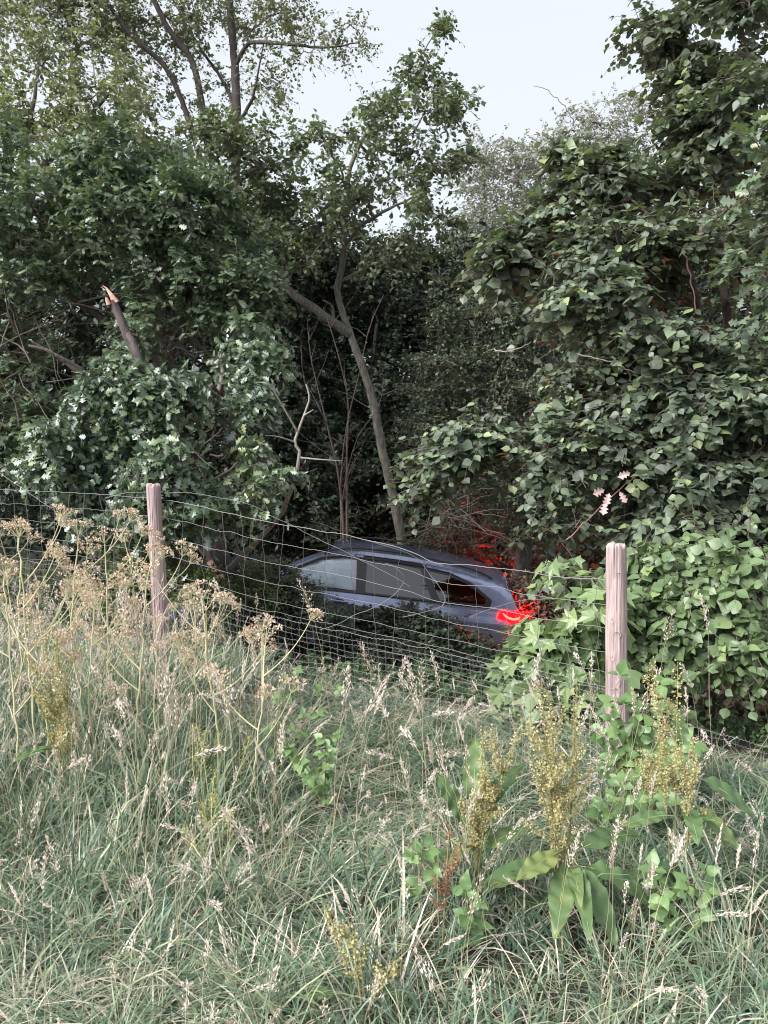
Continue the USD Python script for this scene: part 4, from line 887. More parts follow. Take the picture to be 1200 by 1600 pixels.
def add_wire(name, p, r, **kw):
    obj(name, tubes(p - FENCE_BASE, np.full(p.shape[:-1], r), 5), M['wire'], fence, smooth=True, **kw)
UT = np.linspace(-320, 958, 440)       # the upper wires end at the right post
add_wire('top_wire', wob(net(UT, 0.0), 1, .012), .0020)
for k, v in enumerate([.21, .43, .65, .84]):
    add_wire('line_wire', wob(net(UT, v + .0 * UT), 2 + k, .018), .0013)
for k, v in enumerate(np.linspace(1.0, 2.0, 17)):
    w = net(U, v); w[:, 2] += .004 * np.sin(U * 1.15 + k)
    add_wire('line_wire', wob(w, 9 + k, .022), .0011 if k else .0017)
add_wire('line_wire', wob(net(UT, .955), 40, .02), .0012)
# stay wires: wide above, narrow below
seg = P(U, TOPY(U), fence_depth(U)); run = np.r_[0, np.cumsum(np.linalg.norm(np.diff(seg, axis=0), axis=1))]
r = rng(91)
for d in np.arange(.05, run[-1], .155):
    px = float(np.interp(d, run, U)); t = np.linspace(0, 1, 14)
    if px > 955:
        break
    add_wire('stay_wire', wob(net(px + 7 * t * r.normal(0, 1) + np.zeros(14), t), r.integers(1, 99), .035), .0013)
for d in np.arange(.02, run[-1], .052):
    px = float(np.interp(d, run, U)); t = np.linspace(1, 2, 10)
    add_wire('stay_wire', wob(net(np.full(10, px) + 5 * np.sin((t - 1) * 2), t), r.integers(1, 99), .016), .0009)
# loose wires
for pts, rad in (([(-260, 640, 5.6), (-80, 690, 5.35), (60, 780, 5.1), (125, 832, 5.05), (150, 880, 5.0)], .0015),
                 ([(165, 778, 5.1), (200, 770, 5.08), (245, 768, 5.06), (330, 775, 5.0), (400, 795, 4.95), (470, 828, 4.9), (560, 872, 4.8), (640, 918, 4.7)], .0016),
                 ([(573, 845, 4.6), (610, 856, 4.6), (650, 872, 4.6), (678, 905, 4.58), (694, 930, 4.55), (693, 945, 4.52), (670, 955, 4.5), (630, 965, 4.5)], .0018),
                 ([(500, 985, 4.75), (560, 960, 4.7), (620, 925, 4.65), (632, 905, 4.65), (620, 888, 4.65), (600, 880, 4.65)], .0016),
                 ([(735, 965, 4.35), (790, 945, 4.2), (850, 935, 4.0), (900, 940, 3.9), (945, 965, 3.7)], .0015),
                 ([(560, 1015, 4.75), (650, 1030, 4.5), (760, 1075, 4.3), (860, 1120, 4.0)], .0015),
                 ([(880, 905, 3.88), (905, 901, 3.8), (930, 903, 3.72), (948, 925, 3.66)], .0016)):
    p = curve(W(*pts), 40)
    add_wire('loose_wire', wob(p, len(pts), .02), rad)
for (top, z) in ((FA, .95), (FA, .62), (FB, 1.0), (FB, .72), (FB, .45)):
    st = curve(np.array([[top[0] - .02, top[1] - .058, z], [top[0] - .005, top[1] - .064, z + .004], [top[0] + .012, top[1] - .058, z]]), 8)
    obj('staple', tubes(st - FENCE_BASE, np.full(8, .002), 5), M['wire'], fence)

# ------------------------------------------------------------------ the verge: grass as stuff, the plants that stand out of it as things
GRASS = usdkit.material(stage, '/World/Looks/grass_blade', {
    'a': ('attribute', {'attribute': 'tone'}),
    'r': ('rgb_ramp', {'ramp': [(0, (0.035, 0.068, 0.042)), (.3, (0.115, 0.19, 0.125)), (.5, (0.205, 0.28, 0.165)), (.66, (0.33, 0.37, 0.22)), (.78, (0.46, 0.42, 0.30)), (1, (0.70, 0.61, 0.52))]}),
    'p': ('principled_bsdf', {'roughness': .42, 'specular_ior_level': .6}), 't': ('translucent_bsdf', {}), 'm': ('mix_closure', {'fac': .22})},
    [('a.fac', 'r.fac'), ('r.color', 'p.base_color'), ('r.color', 't.color'), ('p.BSDF', 'm.closure1'), ('t.BSDF', 'm.closure2')], surface='m.closure')
SEED = leaf_look('grass_seed', (0.36, 0.26, 0.24), (0.64, 0.54, 0.50), (0.80, 0.73, 0.68), (0.66, 0.57, 0.53), 0.6, 0.2)
UMBEL = leaf_look('umbel_seed', (0.32, 0.22, 0.17), (0.56, 0.44, 0.34), (0.70, 0.60, 0.45), (0.55, 0.44, 0.35), 0.7, 0.15)
UMSTEM = noisy('umbel_stem', [(0.2, (0.27, 0.27, 0.14)), (0.5, (0.44, 0.42, 0.25)), (0.8, (0.58, 0.52, 0.35))], (18, 18, 4), 0.6, 0.2, 0.002)
STRAW = noisy('straw_stem', [(0.2, (0.24, 0.20, 0.12)), (0.5, (0.36, 0.31, 0.20)), (0.8, (0.46, 0.40, 0.28))], (20, 20, 4), 0.6, 0.2, 0.002)
DOCKSEED = leaf_look('dock_seed', (0.24, 0.17, 0.09), (0.40, 0.36, 0.17), (0.50, 0.49, 0.23), (0.36, 0.33, 0.16), 0.6, 0.2)
RUST = leaf_look('rusty_seed', (0.14, 0.045, 0.03), (0.25, 0.10, 0.07), (0.36, 0.18, 0.12), (0.25, 0.10, 0.07), 0.6, 0.2)
DOCKSTEM = noisy('dock_stem', [(0.2, (0.15, 0.15, 0.06)), (0.5, (0.23, 0.22, 0.10)), (0.8, (0.28, 0.17, 0.12))], (14, 14, 5), 0.6, 0.2, 0.002)
DOCKLEAF = leaf_look('dock_leaf', (0.055, 0.10, 0.040), (0.105, 0.175, 0.068), (0.20, 0.23, 0.08), (0.16, 0.21, 0.12), 0.45, 0.25)
VEIN = plain('leaf_vein', (0.22, 0.27, 0.12), .5)
BRAMBLE = leaf_look('bramble_leaf', (0.07, 0.125, 0.045), (0.135, 0.23, 0.085), (0.21, 0.31, 0.11), (0.23, 0.30, 0.19), 0.42, 0.25)
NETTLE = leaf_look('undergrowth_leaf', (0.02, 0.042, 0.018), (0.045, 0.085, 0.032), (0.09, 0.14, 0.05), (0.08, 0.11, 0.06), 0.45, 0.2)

def blades(n, seed, height, width, lean, curl, radius, tones, flat=0.0, segs=5):
    """A tuft of grass: ribbons that bend over. Returns (v, f, tone)."""
    r = rng(seed)
    a = r.uniform(0, 2 * PI, n); rad = radius * np.sqrt(r.random(n))
    base = np.stack([rad * np.cos(a), rad * np.sin(a), np.full(n, -.02)], 1)
    comb = r.random() < .6; az = np.where(r.random(n) < (.75 if comb else .1), r.uniform(0, 2 * PI) + r.normal(0, .45, n), a + r.normal(0, 1.0, n)); L = height * r.uniform(.45, 1.2, n)
    d = np.stack([np.cos(az), np.sin(az)], 1)
    t = np.linspace(0, 1, segs + 1)
    th0 = np.abs(r.normal(lean, lean * .6, n)) + flat * r.uniform(.6, 1.2, n); bend = np.abs(r.normal(curl, curl * .5, n))
    ang = np.minimum(th0[:, None] + bend[:, None] * t[None] ** 1.6, 2.5)
    ds = L[:, None] / segs
    hx = np.concatenate([np.zeros((n, 1)), np.cumsum(np.sin(ang[:, 1:]) * ds, 1)], 1); hz = np.concatenate([np.zeros((n, 1)), np.cumsum(np.cos(ang[:, 1:]) * ds, 1)], 1)
    hz = np.maximum(hz, .01)
    side_drift = r.normal(0, .10, n)[:, None] * L[:, None] * t[None] ** 2
    perp = np.stack([-d[:, 1], d[:, 0]], 1)
    c = np.concatenate([base[:, None, :2] + d[:, None] * hx[..., None] + perp[:, None] * side_drift[..., None], (base[:, None, 2] + hz)[..., None]], -1)
    w = width * np.exp(r.normal(-.08, .38, n))[:, None] * np.array([.7, 1, .95, .8, .5, .04])[None][:, :segs + 1]
    tw = az + PI / 2 + r.normal(0, .5, n)
    wd = np.stack([np.cos(tw), np.sin(tw), np.zeros(n)], 1)[:, None] * w[..., None] / 2
    v = np.stack([c - wd, c + wd], 2).reshape(n, -1, 3)
    k = np.arange(segs) * 2
    f1 = np.concatenate([np.stack([k, k + 1, k + 3], 1), np.stack([k, k + 3, k + 2], 1)])
    f = (f1[None] + (np.arange(n) * v.shape[1])[:, None, None]).reshape(-1, 3)
    tone = np.clip(r.normal(tones[0], tones[1], n), 0, 1)
    straw = r.random(n) < tones[2]; tone[straw] = r.uniform(.74, 1, straw.sum())
    tt = np.clip(tone[:, None] + .10 * (t[None] - .35), 0, 1)
    return v.reshape(-1, 3), f, np.repeat(tt, 2, 1).ravel()

def seed_stalk(seed, height, head, lean, kind='panicle', n=60):
    """One flowering stalk: ((stem v, f), (head v, f), head tones)."""
    r = rng(seed); K = 14
    t = np.linspace(0, 1, K); az = r.uniform(0, 2 * PI); ang = lean * (.3 + 1.3 * t ** 2)
    ds = height / (K - 1)
    x = np.r_[0, np.cumsum(np.sin(ang[1:]) * ds)]; z = np.r_[0, np.cumsum(np.cos(ang[1:]) * ds)]
    p = np.stack([x * math.cos(az), x * math.sin(az), z], 1); p += np.cumsum(r.normal(0, .0025, (K, 3)), 0)
    stem = tubes(p, np.linspace(.0014, .0006, K), 4)
    u = 1 - head / height * (1 - np.sort(r.random(n)) ** .9)
    pos = np.stack([np.interp(u, t, p[:, k]) for k in range(3)], 1)
    tang = unit(p[-1] - p[-4])
    spread = {'panicle': .016, 'spike': .004, 'open': .04}[kind]
    prof = np.sin(np.clip((u - (1 - head / height)) / (head / height), .02, 1) ** .7 * PI) * .8 + .25
    off = unit(r.normal(0, 1, (n, 3))) * spread * prof[:, None] * r.uniform(.3, 1, (n, 1))
    d = unit(tang + off / (spread + 1e-6) * .5 + r.normal(0, .15, (n, 3)))
    v = place_leaves(LEAF['lance'][0], pos + off, d, unit(r.normal(0, 1, (n, 3))), r.uniform(.009, .016, n) * (1.15 if kind == 'spike' else 1))
    v[:, :, :] = v
    m, k = v.shape[:2]
    f = (LEAF['lance'][0][1][None] + (np.arange(m) * k)[:, None, None]).reshape(-1, 3)
    v = v.reshape(-1, 3)
    if kind == 'open':
        st = np.stack([pos - d * 0, pos + off], 1); q = tubes(np.stack([st[:, 0], (st[:, 0] + st[:, 1]) / 2, st[:, 1]], 1), np.full((m, 3), .0004), 3)
        stem = join([stem, q])
    return stem, (v, f), np.repeat(np.clip(r.normal(.55, .2, m), 0, 1), k)

# prototypes and places of the grass
def instancer(name, protos, mats, pos, which, yaw, scale, tilt=None, **kw):
    pi = UsdGeom.PointInstancer.Define(stage, '/World/' + name)
    rel = pi.CreatePrototypesRel()
    UsdGeom.Scope.Define(stage, f'/World/{name}/Prototypes')
    for k, (parts) in enumerate(protos):
        x = UsdGeom.Xform.Define(stage, f'/World/{name}/Prototypes/tuft_{k:03d}' if k else f'/World/{name}/Prototypes/tuft')
        for q, (v, f, tone, mat) in enumerate(parts):
            obj('blade' if q == 0 else 'seed_head', (v, f), mat, x.GetPrim(), tone=tone)
        rel.AddTarget(x.GetPath())
    n = len(pos)
    pi.CreateProtoIndicesAttr(Vt.IntArray.FromNumpy(np.asarray(which, np.int32)))
    pi.CreatePositionsAttr(Vt.Vec3fArray.FromNumpy(np.asarray(pos, np.float32)))
    pi.CreateScalesAttr(Vt.Vec3fArray.FromNumpy(np.repeat(np.asarray(scale, np.float32)[:, None], 3, 1) if np.ndim(scale) == 1 else np.asarray(scale, np.float32)))
    q = [Gf.Quath(math.cos(a / 2), 0, 0, math.sin(a / 2)) for a in yaw]
    pi.CreateOrientationsAttr(Vt.QuathArray(q))
    keys(pi.GetPrim(), kind='stuff', **kw)

def head_part(seed, kinds, hs, n=2):
    r = rng(seed); st, hd, tn = [], [], []
    for k in range(n):
        (sv, sf), (hv, hf), t = seed_stalk(seed * 10 + k, r.uniform(*hs), r.uniform(.08, .15), r.uniform(.15, .6), kinds[k % len(kinds)], 46)
        o = np.r_[r.uniform(-.08, .08, 2), 0]
        st.append((sv + o, sf)); hd.append((hv + o, hf)); tn.append(t)
    sv, sf = join(st); hv, hf = join(hd)
    return (sv, sf, np.full(len(sv), .82), GRASS), (hv, hf, np.concatenate(tn), SEED)

protos, kindof = [], []
def add(kind, *parts):
    protos.append(list(parts)); kindof.append(kind)
for s in range(4):
    m = (.16, .30, .42, .52)[s]
    add('green', (*blades(25, 100 + s, .46, .0078, .34, 1.35, .08, (m, .14, .07)), GRASS))
    add('blue', (*blades(22, 120 + s, .44, .0098, .40, 1.8, .08, (m * .75, .13, .04)), GRASS))
    add('straw', (*blades(34, 140 + s, .42, .0042, .55, 1.3, .10, (.46, .15, .36)), GRASS))
    add('mat', (*blades(30, 160 + s, .36, .0072, .95, .8, .12, (m + .03, .14, .26), .35), GRASS))
    add('thatch', (*blades(46, 220 + s, .24, .0050, 1.15, .5, .14, (.72, .12, .5), .3), GRASS))
    bl = blades(16, 180 + s, .46, .0070, .28, 1.1, .09, (m, .13, .15))
    o = s % 3; hp = head_part(200 + s, (['panicle', 'spike', 'open'] * 2)[o:o + 3], (.50, .72), 3)
    v, f = join([(bl[0], bl[1]), (hp[0][0], hp[0][1])])
    add('head', (v, f, np.r_[bl[2], hp[0][2]], GRASS), hp[1])
kindof = np.array(kindof)
r = rng(500)
N = 15500
x = r.uniform(-5.2, 4.6, N); y = r.uniform(1.15, 7.2, N)
y = 1.15 + (y - 1.15) * 1.0
edge = 4.22 - 0.545 * x * 1.0          # the fence line: y = 4.407 - .544 x
edge = 4.407 - 0.544 * x
ok = (y < edge + .25 + .35 * (x < -.9)) & (np.abs(x) < 1.0 + y * .75)
dens = np.clip(1.15 - .10 * y, .45, 1) * (.62 + .38 * (meshkit.noise(np.stack([x * 3.1, y * 3.1, x * 0], -1), 9) > .36))
ok &= r.random(N) < dens
x, y, edge = x[ok], y[ok], edge[ok]; N = len(x)
px_, py_, _ = project(np.stack([x, y, np.zeros(N)], 1))
nz = meshkit.fbm(np.stack([x * 1.3, y * 1.3, x * 0], 1), 2, 6)
tall = np.clip(.58 + .10 * np.clip((-.25 - x) / 1.0, 0, 1) * (y > 2.4) + .9 * (nz - .5) - .22 * np.clip((2.6 - y) / .8, 0, 1), .3, 1.1)
tall *= np.where((x > -1.0) & (y > 2.6), np.clip(1.0 - .55 * np.clip((x + 1.0) / .7, 0, 1), .45, 1), 1.0)
tall = np.where((np.abs(x - .64) < .34) & (y > 1.85) & (y < 2.42), np.minimum(tall, .40), tall)
near_fence = (edge - y < .85) & (x > -.75) & (x < .95)
tall = np.where(near_fence, np.minimum(tall, .42), tall) * 1.12
flatten = np.clip(1.25 - np.hypot((x - .15) / .75, (y - 2.05) / .45), 0, 1)
wgt = {'green': .34 + 0 * x, 'blue': .30 + .35 * (nz > .52), 'straw': .12 + .28 * np.clip((-.2 - x), 0, 1) + .22 * (y < 2.1) * (x < -.3), 'mat': .10 + .5 * (y < 2.5) + 2.0 * flatten, 'head': .10 + .12 * (y > 2.6) + .06 * (y > 2.6) * (x < -.5), 'thatch': .20 + .5 * flatten + .25 * (y < 2.0)}
Wt = np.stack([wgt[k] for k in ('green', 'blue', 'straw', 'mat', 'head', 'thatch')], 1); Wt = np.cumsum(Wt / Wt.sum(1, keepdims=True), 1)
kd = np.minimum((r.random((N, 1)) > Wt).sum(1), 5); names = np.array(['green', 'blue', 'straw', 'mat', 'head', 'thatch'])
which = np.array([r.choice(np.nonzero(kindof == names[k])[0]) for k in kd])
sc = tall * r.uniform(.8, 1.25, N) * np.where(names[kd] == 'mat', 1.25, 1.0)
sc3 = np.stack([np.maximum(sc, .7), np.maximum(sc, .7), sc * 1.12], 1)
instancer('grass', protos, None, np.stack([x, y, ground_z(x, y)], 1), which, r.uniform(0, 2 * PI, N), sc3,
          label='long rough grass, green and straw coloured, covering the verge up to the fence', cat='grass')

# undergrowth on the bank and in the ditch
def sprig(seed, h, n, size, shape, tb):
    r = rng(seed); K = 8
    p = np.cumsum(np.c_[r.normal(0, .018, (K, 2)), np.full(K, h / K)], 0); p[0] = 0
    sv, sf = tubes(p, np.linspace(.003, .0012, K), 4)
    u = r.uniform(.2, 1, n); pos = np.stack([np.interp(u, np.linspace(0, 1, K), p[:, k]) for k in range(3)], 1)
    a = np.arange(n) * 2.4; d = np.stack([np.cos(a), np.sin(a), r.normal(-.1, .3, n)], 1)
    parts, tones = [(sv, sf)], [np.full(len(sv), .6)]
    for q in range(n):
        sh = LEAF[shape][q % len(LEAF[shape])]
        v = place_leaves(sh, (pos[q] + unit(d[q]) * size * .4)[None], d[q][None], (np.array([0, 0, 1.0]) + r.normal(0, .35, 3))[None], np.array([size * r.uniform(.6, 1.2)]))[0]
        parts.append((v, sh[1])); tones.append(np.full(len(v), np.clip(r.normal(.45 + tb, .18), 0, 1)))
    v, f = join(parts)
    return v, f, np.concatenate(tones)
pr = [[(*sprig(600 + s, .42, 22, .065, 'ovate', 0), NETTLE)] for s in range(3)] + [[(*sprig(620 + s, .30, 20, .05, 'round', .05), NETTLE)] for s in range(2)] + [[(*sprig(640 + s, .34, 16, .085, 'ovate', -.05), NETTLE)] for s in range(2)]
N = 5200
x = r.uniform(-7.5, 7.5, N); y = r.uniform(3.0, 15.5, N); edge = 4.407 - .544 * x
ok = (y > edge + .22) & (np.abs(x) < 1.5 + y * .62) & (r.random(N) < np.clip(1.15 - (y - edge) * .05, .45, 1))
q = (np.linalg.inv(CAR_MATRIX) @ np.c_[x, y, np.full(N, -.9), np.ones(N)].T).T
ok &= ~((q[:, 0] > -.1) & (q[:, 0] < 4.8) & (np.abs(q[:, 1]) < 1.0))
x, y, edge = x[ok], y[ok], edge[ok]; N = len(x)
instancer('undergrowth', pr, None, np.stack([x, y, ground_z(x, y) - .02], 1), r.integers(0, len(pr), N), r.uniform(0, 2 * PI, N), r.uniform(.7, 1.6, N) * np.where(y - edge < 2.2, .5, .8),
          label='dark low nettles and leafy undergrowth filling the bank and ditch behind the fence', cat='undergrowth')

# seeding grass stalks that can be picked out one by one
stalk_kinds = [('spike', .78, .10, .25, 'pale cream'), ('panicle', .82, .15, .35, 'pinkish'), ('panicle', .7, .13, .9, 'nodding'), ('open', .85, .17, .3, 'open'), ('spike', .62, .12, .7, 'leaning'), ('panicle', .9, .16, .15, 'upright')]
proto = []
looks = ['slim pale cream seed spike on a straight grass stalk above the verge grass', 'pinkish feathery seed head on a grass stalk above the verge grass', 'nodding pale seed head bent over on a grass stalk in the verge', 'open airy seed head on a thin straw grass stalk in the verge', 'leaning slim seed spike on a straw grass stalk in the verge', 'tall upright pale feathery grass stalk in the verge']
spots = []
rr_ = rng(510)
while len(spots) < 200:
    px, py = rr_.uniform(-20, 1220), rr_.uniform(1000, 1560)
    d = rr_.uniform(1.75, 4.3); xx = float(P(px, py, d)[0])
    if d < 4.3 - .544 * xx and d > 1.5:
        spots.append((xx, d))
# a few known ones, by the pixel of their foot
for px, d in ((700, 3.7), (640, 3.5), (610, 3.9), (820, 3.3), (880, 3.2), (1100, 3.0), (1160, 2.9), (740, 3.6), (930, 2.1), (870, 1.95), (1010, 2.2), (600, 2.3)):
    spots.append((float((px - 600) / 1200 * d), d))
for k, (xx, d) in enumerate(spots):
    kd = k % 6; z = float(ground_z(xx, d)); yaw = rr_.uniform(0, 360)
    sc = rr_.uniform(.72, 1.05) * (.72 if d < 2.5 else 1.0) * (.62 if -.7 < xx < .9 and 4.407 - .544 * xx - d < 1.0 else 1.0)
    if k < 6:
        st, hd, tn = seed_stalk(700 + k, stalk_kinds[kd][1], stalk_kinds[kd][2], stalk_kinds[kd][3], stalk_kinds[kd][0], 90 if stalk_kinds[kd][0] != 'open' else 60)
        t = thing('seeding_grass', looks[kd], 'grass stalk', (xx, d, z), (0, 0, yaw), group='seeding grass stalks: ' + stalk_kinds[kd][4])
        obj('stalk', st, STRAW, t, smooth=True); obj('seed_head', hd, SEED, t, tone=tn); proto.append(t)
    else:
        copy_of(proto[kd], 'seeding_grass', looks[kd], 'grass stalk', (xx, d, z), (0, 0, yaw), sc, 'seeding grass stalks: ' + stalk_kinds[kd][4])

# dry umbel plants at the left
def umbel_plant(name, label, loc, seed, height, lean, group, nb=4):
    r = rng(seed); th = thing(name, label, 'wild plant', loc, group=group)
    K = 22; t = np.linspace(0, 1, K)[:, None]
    p = np.array([lean[0], lean[1], height]) * t + np.c_[np.cumsum(r.normal(0, .006, (K, 2)), 0), np.zeros(K)]
    obj('stem', tubes(p, np.linspace(.0062, .0030, K), 6), UMSTEM, th, smooth=True)
    ends = [(p[-1], unit(p[-1] - p[-3]), .075)]
    for k in range(nb):
        i = int(K * (.42 + .5 * k / nb)); a = r.uniform(0, 2 * PI) if k else r.choice([0.3, 2.8])
        L = height * r.uniform(.22, .36); d = unit(np.array([math.cos(a), .7 * math.sin(a), r.uniform(.7, 1.3)]))
        c = curve(np.array([p[i], p[i] + d * L * .5 + [0, 0, -.01], p[i] + d * L + [0, 0, .05 * height]]), 12)
        obj('branch', tubes(c, np.linspace(.0036, .0018, 12), 5), UMSTEM, th, smooth=True)
        ends.append((c[-1], unit(c[-1] - c[-3]), r.uniform(.05, .075)))
        if r.random() < .75:
            j = 6; d2 = unit(d + np.r_[r.normal(0, .8, 2), .3]); c2 = curve(np.array([c[j], c[j] + d2 * L * .25, c[j] + d2 * L * .45 + [0, 0, .02]]), 8)
            obj('branch', tubes(c2, np.linspace(.0024, .0015, 8), 5), UMSTEM, th, smooth=True)
            ends.append((c2[-1], unit(c2[-1] - c2[-3]), r.uniform(.035, .055)))
    for c, ax, R in ends:
        n = r.integers(9, 15); u = unit(np.cross(ax, [0.3, 1, .2])); w = np.cross(ax, u)
        a = np.arange(n) * 2.399; rad = np.sqrt((np.arange(n) + .5) / n) * 1.05
        d = unit(ax * 1.0 + (np.cos(a) * rad)[:, None] * u + (np.sin(a) * rad)[:, None] * w + r.normal(0, .08, (n, 3)))
        tip = c + d * R * r.uniform(.8, 1.15, (n, 1))
        rays = np.stack([c + 0 * tip, c + (tip - c) * .5 + ax * -.004, tip], 1)
        um = obj('umbel', tubes(rays, np.linspace(.0011, .0007, 3)[None].repeat(n, 0), 4), UMSTEM, th, smooth=True)
        m = 13
        sd = unit(d[:, None] * .9 + r.normal(0, .62, (n, m, 3))); pos = tip[:, None] + sd * r.uniform(.003, .014, (n, m, 1))
        v = place_leaves(LEAF['oval'][0], pos.reshape(-1, 3), sd.reshape(-1, 3), unit(r.normal(0, 1, (n * m, 3))), r.uniform(.008, .0135, n * m))
        kk = v.shape[1]
        f = (LEAF['oval'][0][1][None] + (np.arange(n * m) * kk)[:, None, None]).reshape(-1, 3)
        obj('seeds', (v.reshape(-1, 3), f), UMBEL, um, tone=np.repeat(np.clip(r.normal(.5, .2, n * m), 0, 1), kk), kind='stuff')
    return th
UM = [(45, 3.6, 840, (-.03, 0)), (105, 3.9, 838, (.03, 0)), (200, 3.5, 880, (.10, 0)), (345, 3.4, 935, (-.06, 0)), (150, 4.1, 850, (.02, 0)), (15, 3.2, 900, (0, 0)), (235, 3.3, 985, (-.1, 0)), (300, 3.9, 945, (.03, 0)), (380, 3.1, 1000, (.05, 0)), (25, 4.0, 838, (0, 0)), (60, 3.3, 935, (-.04, 0)), (130, 3.3, 950, (.05, 0))]
ups = []
for k, (px, d, top, lean) in enumerate(UM):
    xx = (px - 600) / 1200 * d; z = float(ground_z(xx, d)); h = float(P(px, top, d)[2]) - z
    lab = 'dry umbel plant with pale stalks and brown seed heads among the grass at the left'
    lab = {0: 'pale dry umbel plant, tallest at the left edge of the picture', 2: 'dry umbel plant leaning right with a thick pale stalk halfway to the left post', 3: 'dry umbel plant standing right of the left post', 4: 'dry umbel plant with a broad head left of the leaning one', 8: 'dry umbel plant farthest right, in front of the netting', 10: 'dry umbel plant beside the slender far left dock', 7: 'dry umbel plant close in front of the left post'}.get(k, lab)
    if k < 5:
        ups.append((umbel_plant('umbel_plant', lab, (xx, d, z), 800 + k, h, lean, 'dry umbel plants at the left'), h))
    else:
        s, hs = ups[k % 5]
        copy_of(s, 'umbel_plant', lab, 'wild plant', (xx, d, z), (0, 0, (k * 67) % 360), h / hs, 'dry umbel plants at the left')

# docks
def dock(label, px, d, height, stems, leaves, leaf_len, seed, seed_mat=None, spread=.25, dense=1.0, big=()):
    r = rng(seed); xx = (px - 600) / 1200 * d * 1.0; z = float(ground_z(xx, d))
    th = thing('dock_plant', label, 'wild plant', (xx, d, z))
    for k in range(stems):
        lean = np.r_[r.normal(0, spread, 2), 0] * height; h = height * r.uniform(.7, 1.05) if k else height
        c = curve(np.array([[0, 0, 0], lean * .4 + [0, 0, h * .5], lean + [0, 0, h]]), 16) + np.r_[r.normal(0, .02, 2), 0]
        obj('stem', tubes(c, np.linspace(.0042, .0012, 16), 6), DOCKSTEM, th, smooth=True)
        paths = [(c[7:], 1.0)]
        for q in range(5):
            i = r.integers(6, 13); dd = unit(np.r_[r.normal(0, .55, 2), 1.0]); L = h * r.uniform(.14, .28)
            b_ = curve(np.array([c[i], c[i] + dd * L * .5 + np.r_[dd[:2] * .02, 0], c[i] + dd * L]), 8); paths.append((b_, .7))
            obj('side_stem', tubes(b_, np.linspace(.002, .001, 8), 4), DOCKSTEM, th, smooth=True)
        for q, (pp, w) in enumerate(paths):
            n = int((330 if q == 0 else 170) * dense)
            u = r.random(n); whorl = np.round(u * 26) / 26 + r.normal(0, .006, n)
            t = np.linspace(0, 1, len(pp)); pos = np.stack([np.interp(np.clip(whorl, 0, 1), t, pp[:, j]) for j in range(3)], 1)
            dd = unit(np.c_[r.normal(0, 1, (n, 2)), r.normal(-.2, .5, n)]); pos = pos + dd * r.uniform(.002, .014, (n, 1)) * w
            v = place_leaves(LEAF['oval'][1], pos, dd, unit(r.normal(0, 1, (n, 3))), r.uniform(.006, .0105, n)); kk = v.shape[1]
            obj('seed_spike', (v.reshape(-1, 3), (LEAF['oval'][1][1][None] + (np.arange(n) * kk)[:, None, None]).reshape(-1, 3)), seed_mat or DOCKSEED, th, tone=np.repeat(np.clip(r.normal(.5, .2, n) + .15 * (u - .5), 0, 1), kk))
    for k in range(leaves):
        a = r.uniform(0, 2 * PI) if k >= len(big) else math.radians(big[k][0])
        L = leaf_len * r.uniform(.6, 1.05) if k >= len(big) else big[k][1]
        up = r.uniform(.1, .9) if k >= len(big) else big[k][2]
        h0 = r.uniform(.02, .45) * height if k >= len(big) else big[k][3]
        dd = unit(np.array([math.cos(a), math.sin(a), up])); s = np.array([0, 0, h0]) + dd * .05
        sh = LEAF['dock'][k % 3]; nrm = unit(np.array([-dd[0] * .5, -dd[1] * .5 - .35, 1.0]))
        v = place_leaves(sh, (s)[None], dd[None], nrm[None], np.array([L]))[0]
        v2, f2 = trimesh.remesh.subdivide_loop(v, sh[1], iterations=2)
        v2 = v2 + nrm * ((meshkit.fbm(v2 * 26, 2, k) - .5) * .016)[:, None]
        mid = v[:10] + nrm * .0012
        lf = obj('leaf', (v2, f2), DOCKLEAF, th, smooth=True, tone=np.clip(r.normal(.5, .15) + (meshkit.fbm(v2 * 30, 2, 3 + k) - .5) * .5, 0, 1))
        obj('midrib', tubes(mid, np.linspace(.0022, .0006, 10), 4), VEIN, lf, smooth=True)
        obj('leaf_stalk', tubes(curve(np.array([[0, 0, max(h0 - .03, 0)], s * .6 + [0, 0, h0 * .4], s]), 6), np.full(6, .0022), 5), DOCKSTEM, th)
dock('largest dock, tall rusty seed spikes over broad wavy leaves, in front of the right post', 900, 2.45, .82, 6, 13, .18, 901, spread=.10, dense=.8,
     big=((205, .26, .35, .20), (175, .28, .05, .20), (250, .26, -.45, .28), (295, .25, -.5, .27), (340, .26, .05, .22), (225, .24, .1, .28), (20, .25, .3, .25), (270, .22, .3, .22)))
dock('dock with greenish seed spikes and upright fresh leaves left of the largest dock', 745, 2.55, .62, 4, 7, .18, 902, spread=.16, big=((80, .26, 2.2, .28), (30, .24, 1.8, .25), (140, .22, 1.5, .22), (10, .2, .8, .15)))
dock('dock with a tall yellowish seed spike and hanging leaves below right of the post', 1085, 2.6, .86, 3, 8, .19, 903, spread=.10, big=((-20, .22, -.3, .48), (-10, .23, -.5, .36), (-40, .2, -.6, .40), (190, .18, .1, .32), (80, .18, 2, .5)))
dock('slender dock with dense olive seed spikes among the umbel plants at the far left', 80, 3.2, .80, 4, 3, .2, 904, spread=.06, dense=1.2)
dock('short seedy dock at the bottom of the picture left of centre', 555, 2.0, .30, 3, 2, .11, 905, spread=.25, dense=.22)
dock('withered thin rust red dock stalk standing left of the largest dock', 683, 2.3, .42, 1, 0, .1, 906, RUST, spread=.04, dense=.4)
dock('small rusty dock stalk in the grass at the very bottom right of centre', 868, 1.72, .2, 1, 1, .10, 907, RUST, spread=.05, dense=.35)
dock('yellow seeding dock in the grass right of the post foot', 1030, 2.95, .40, 2, 4, .16, 908, spread=.12, dense=.6)

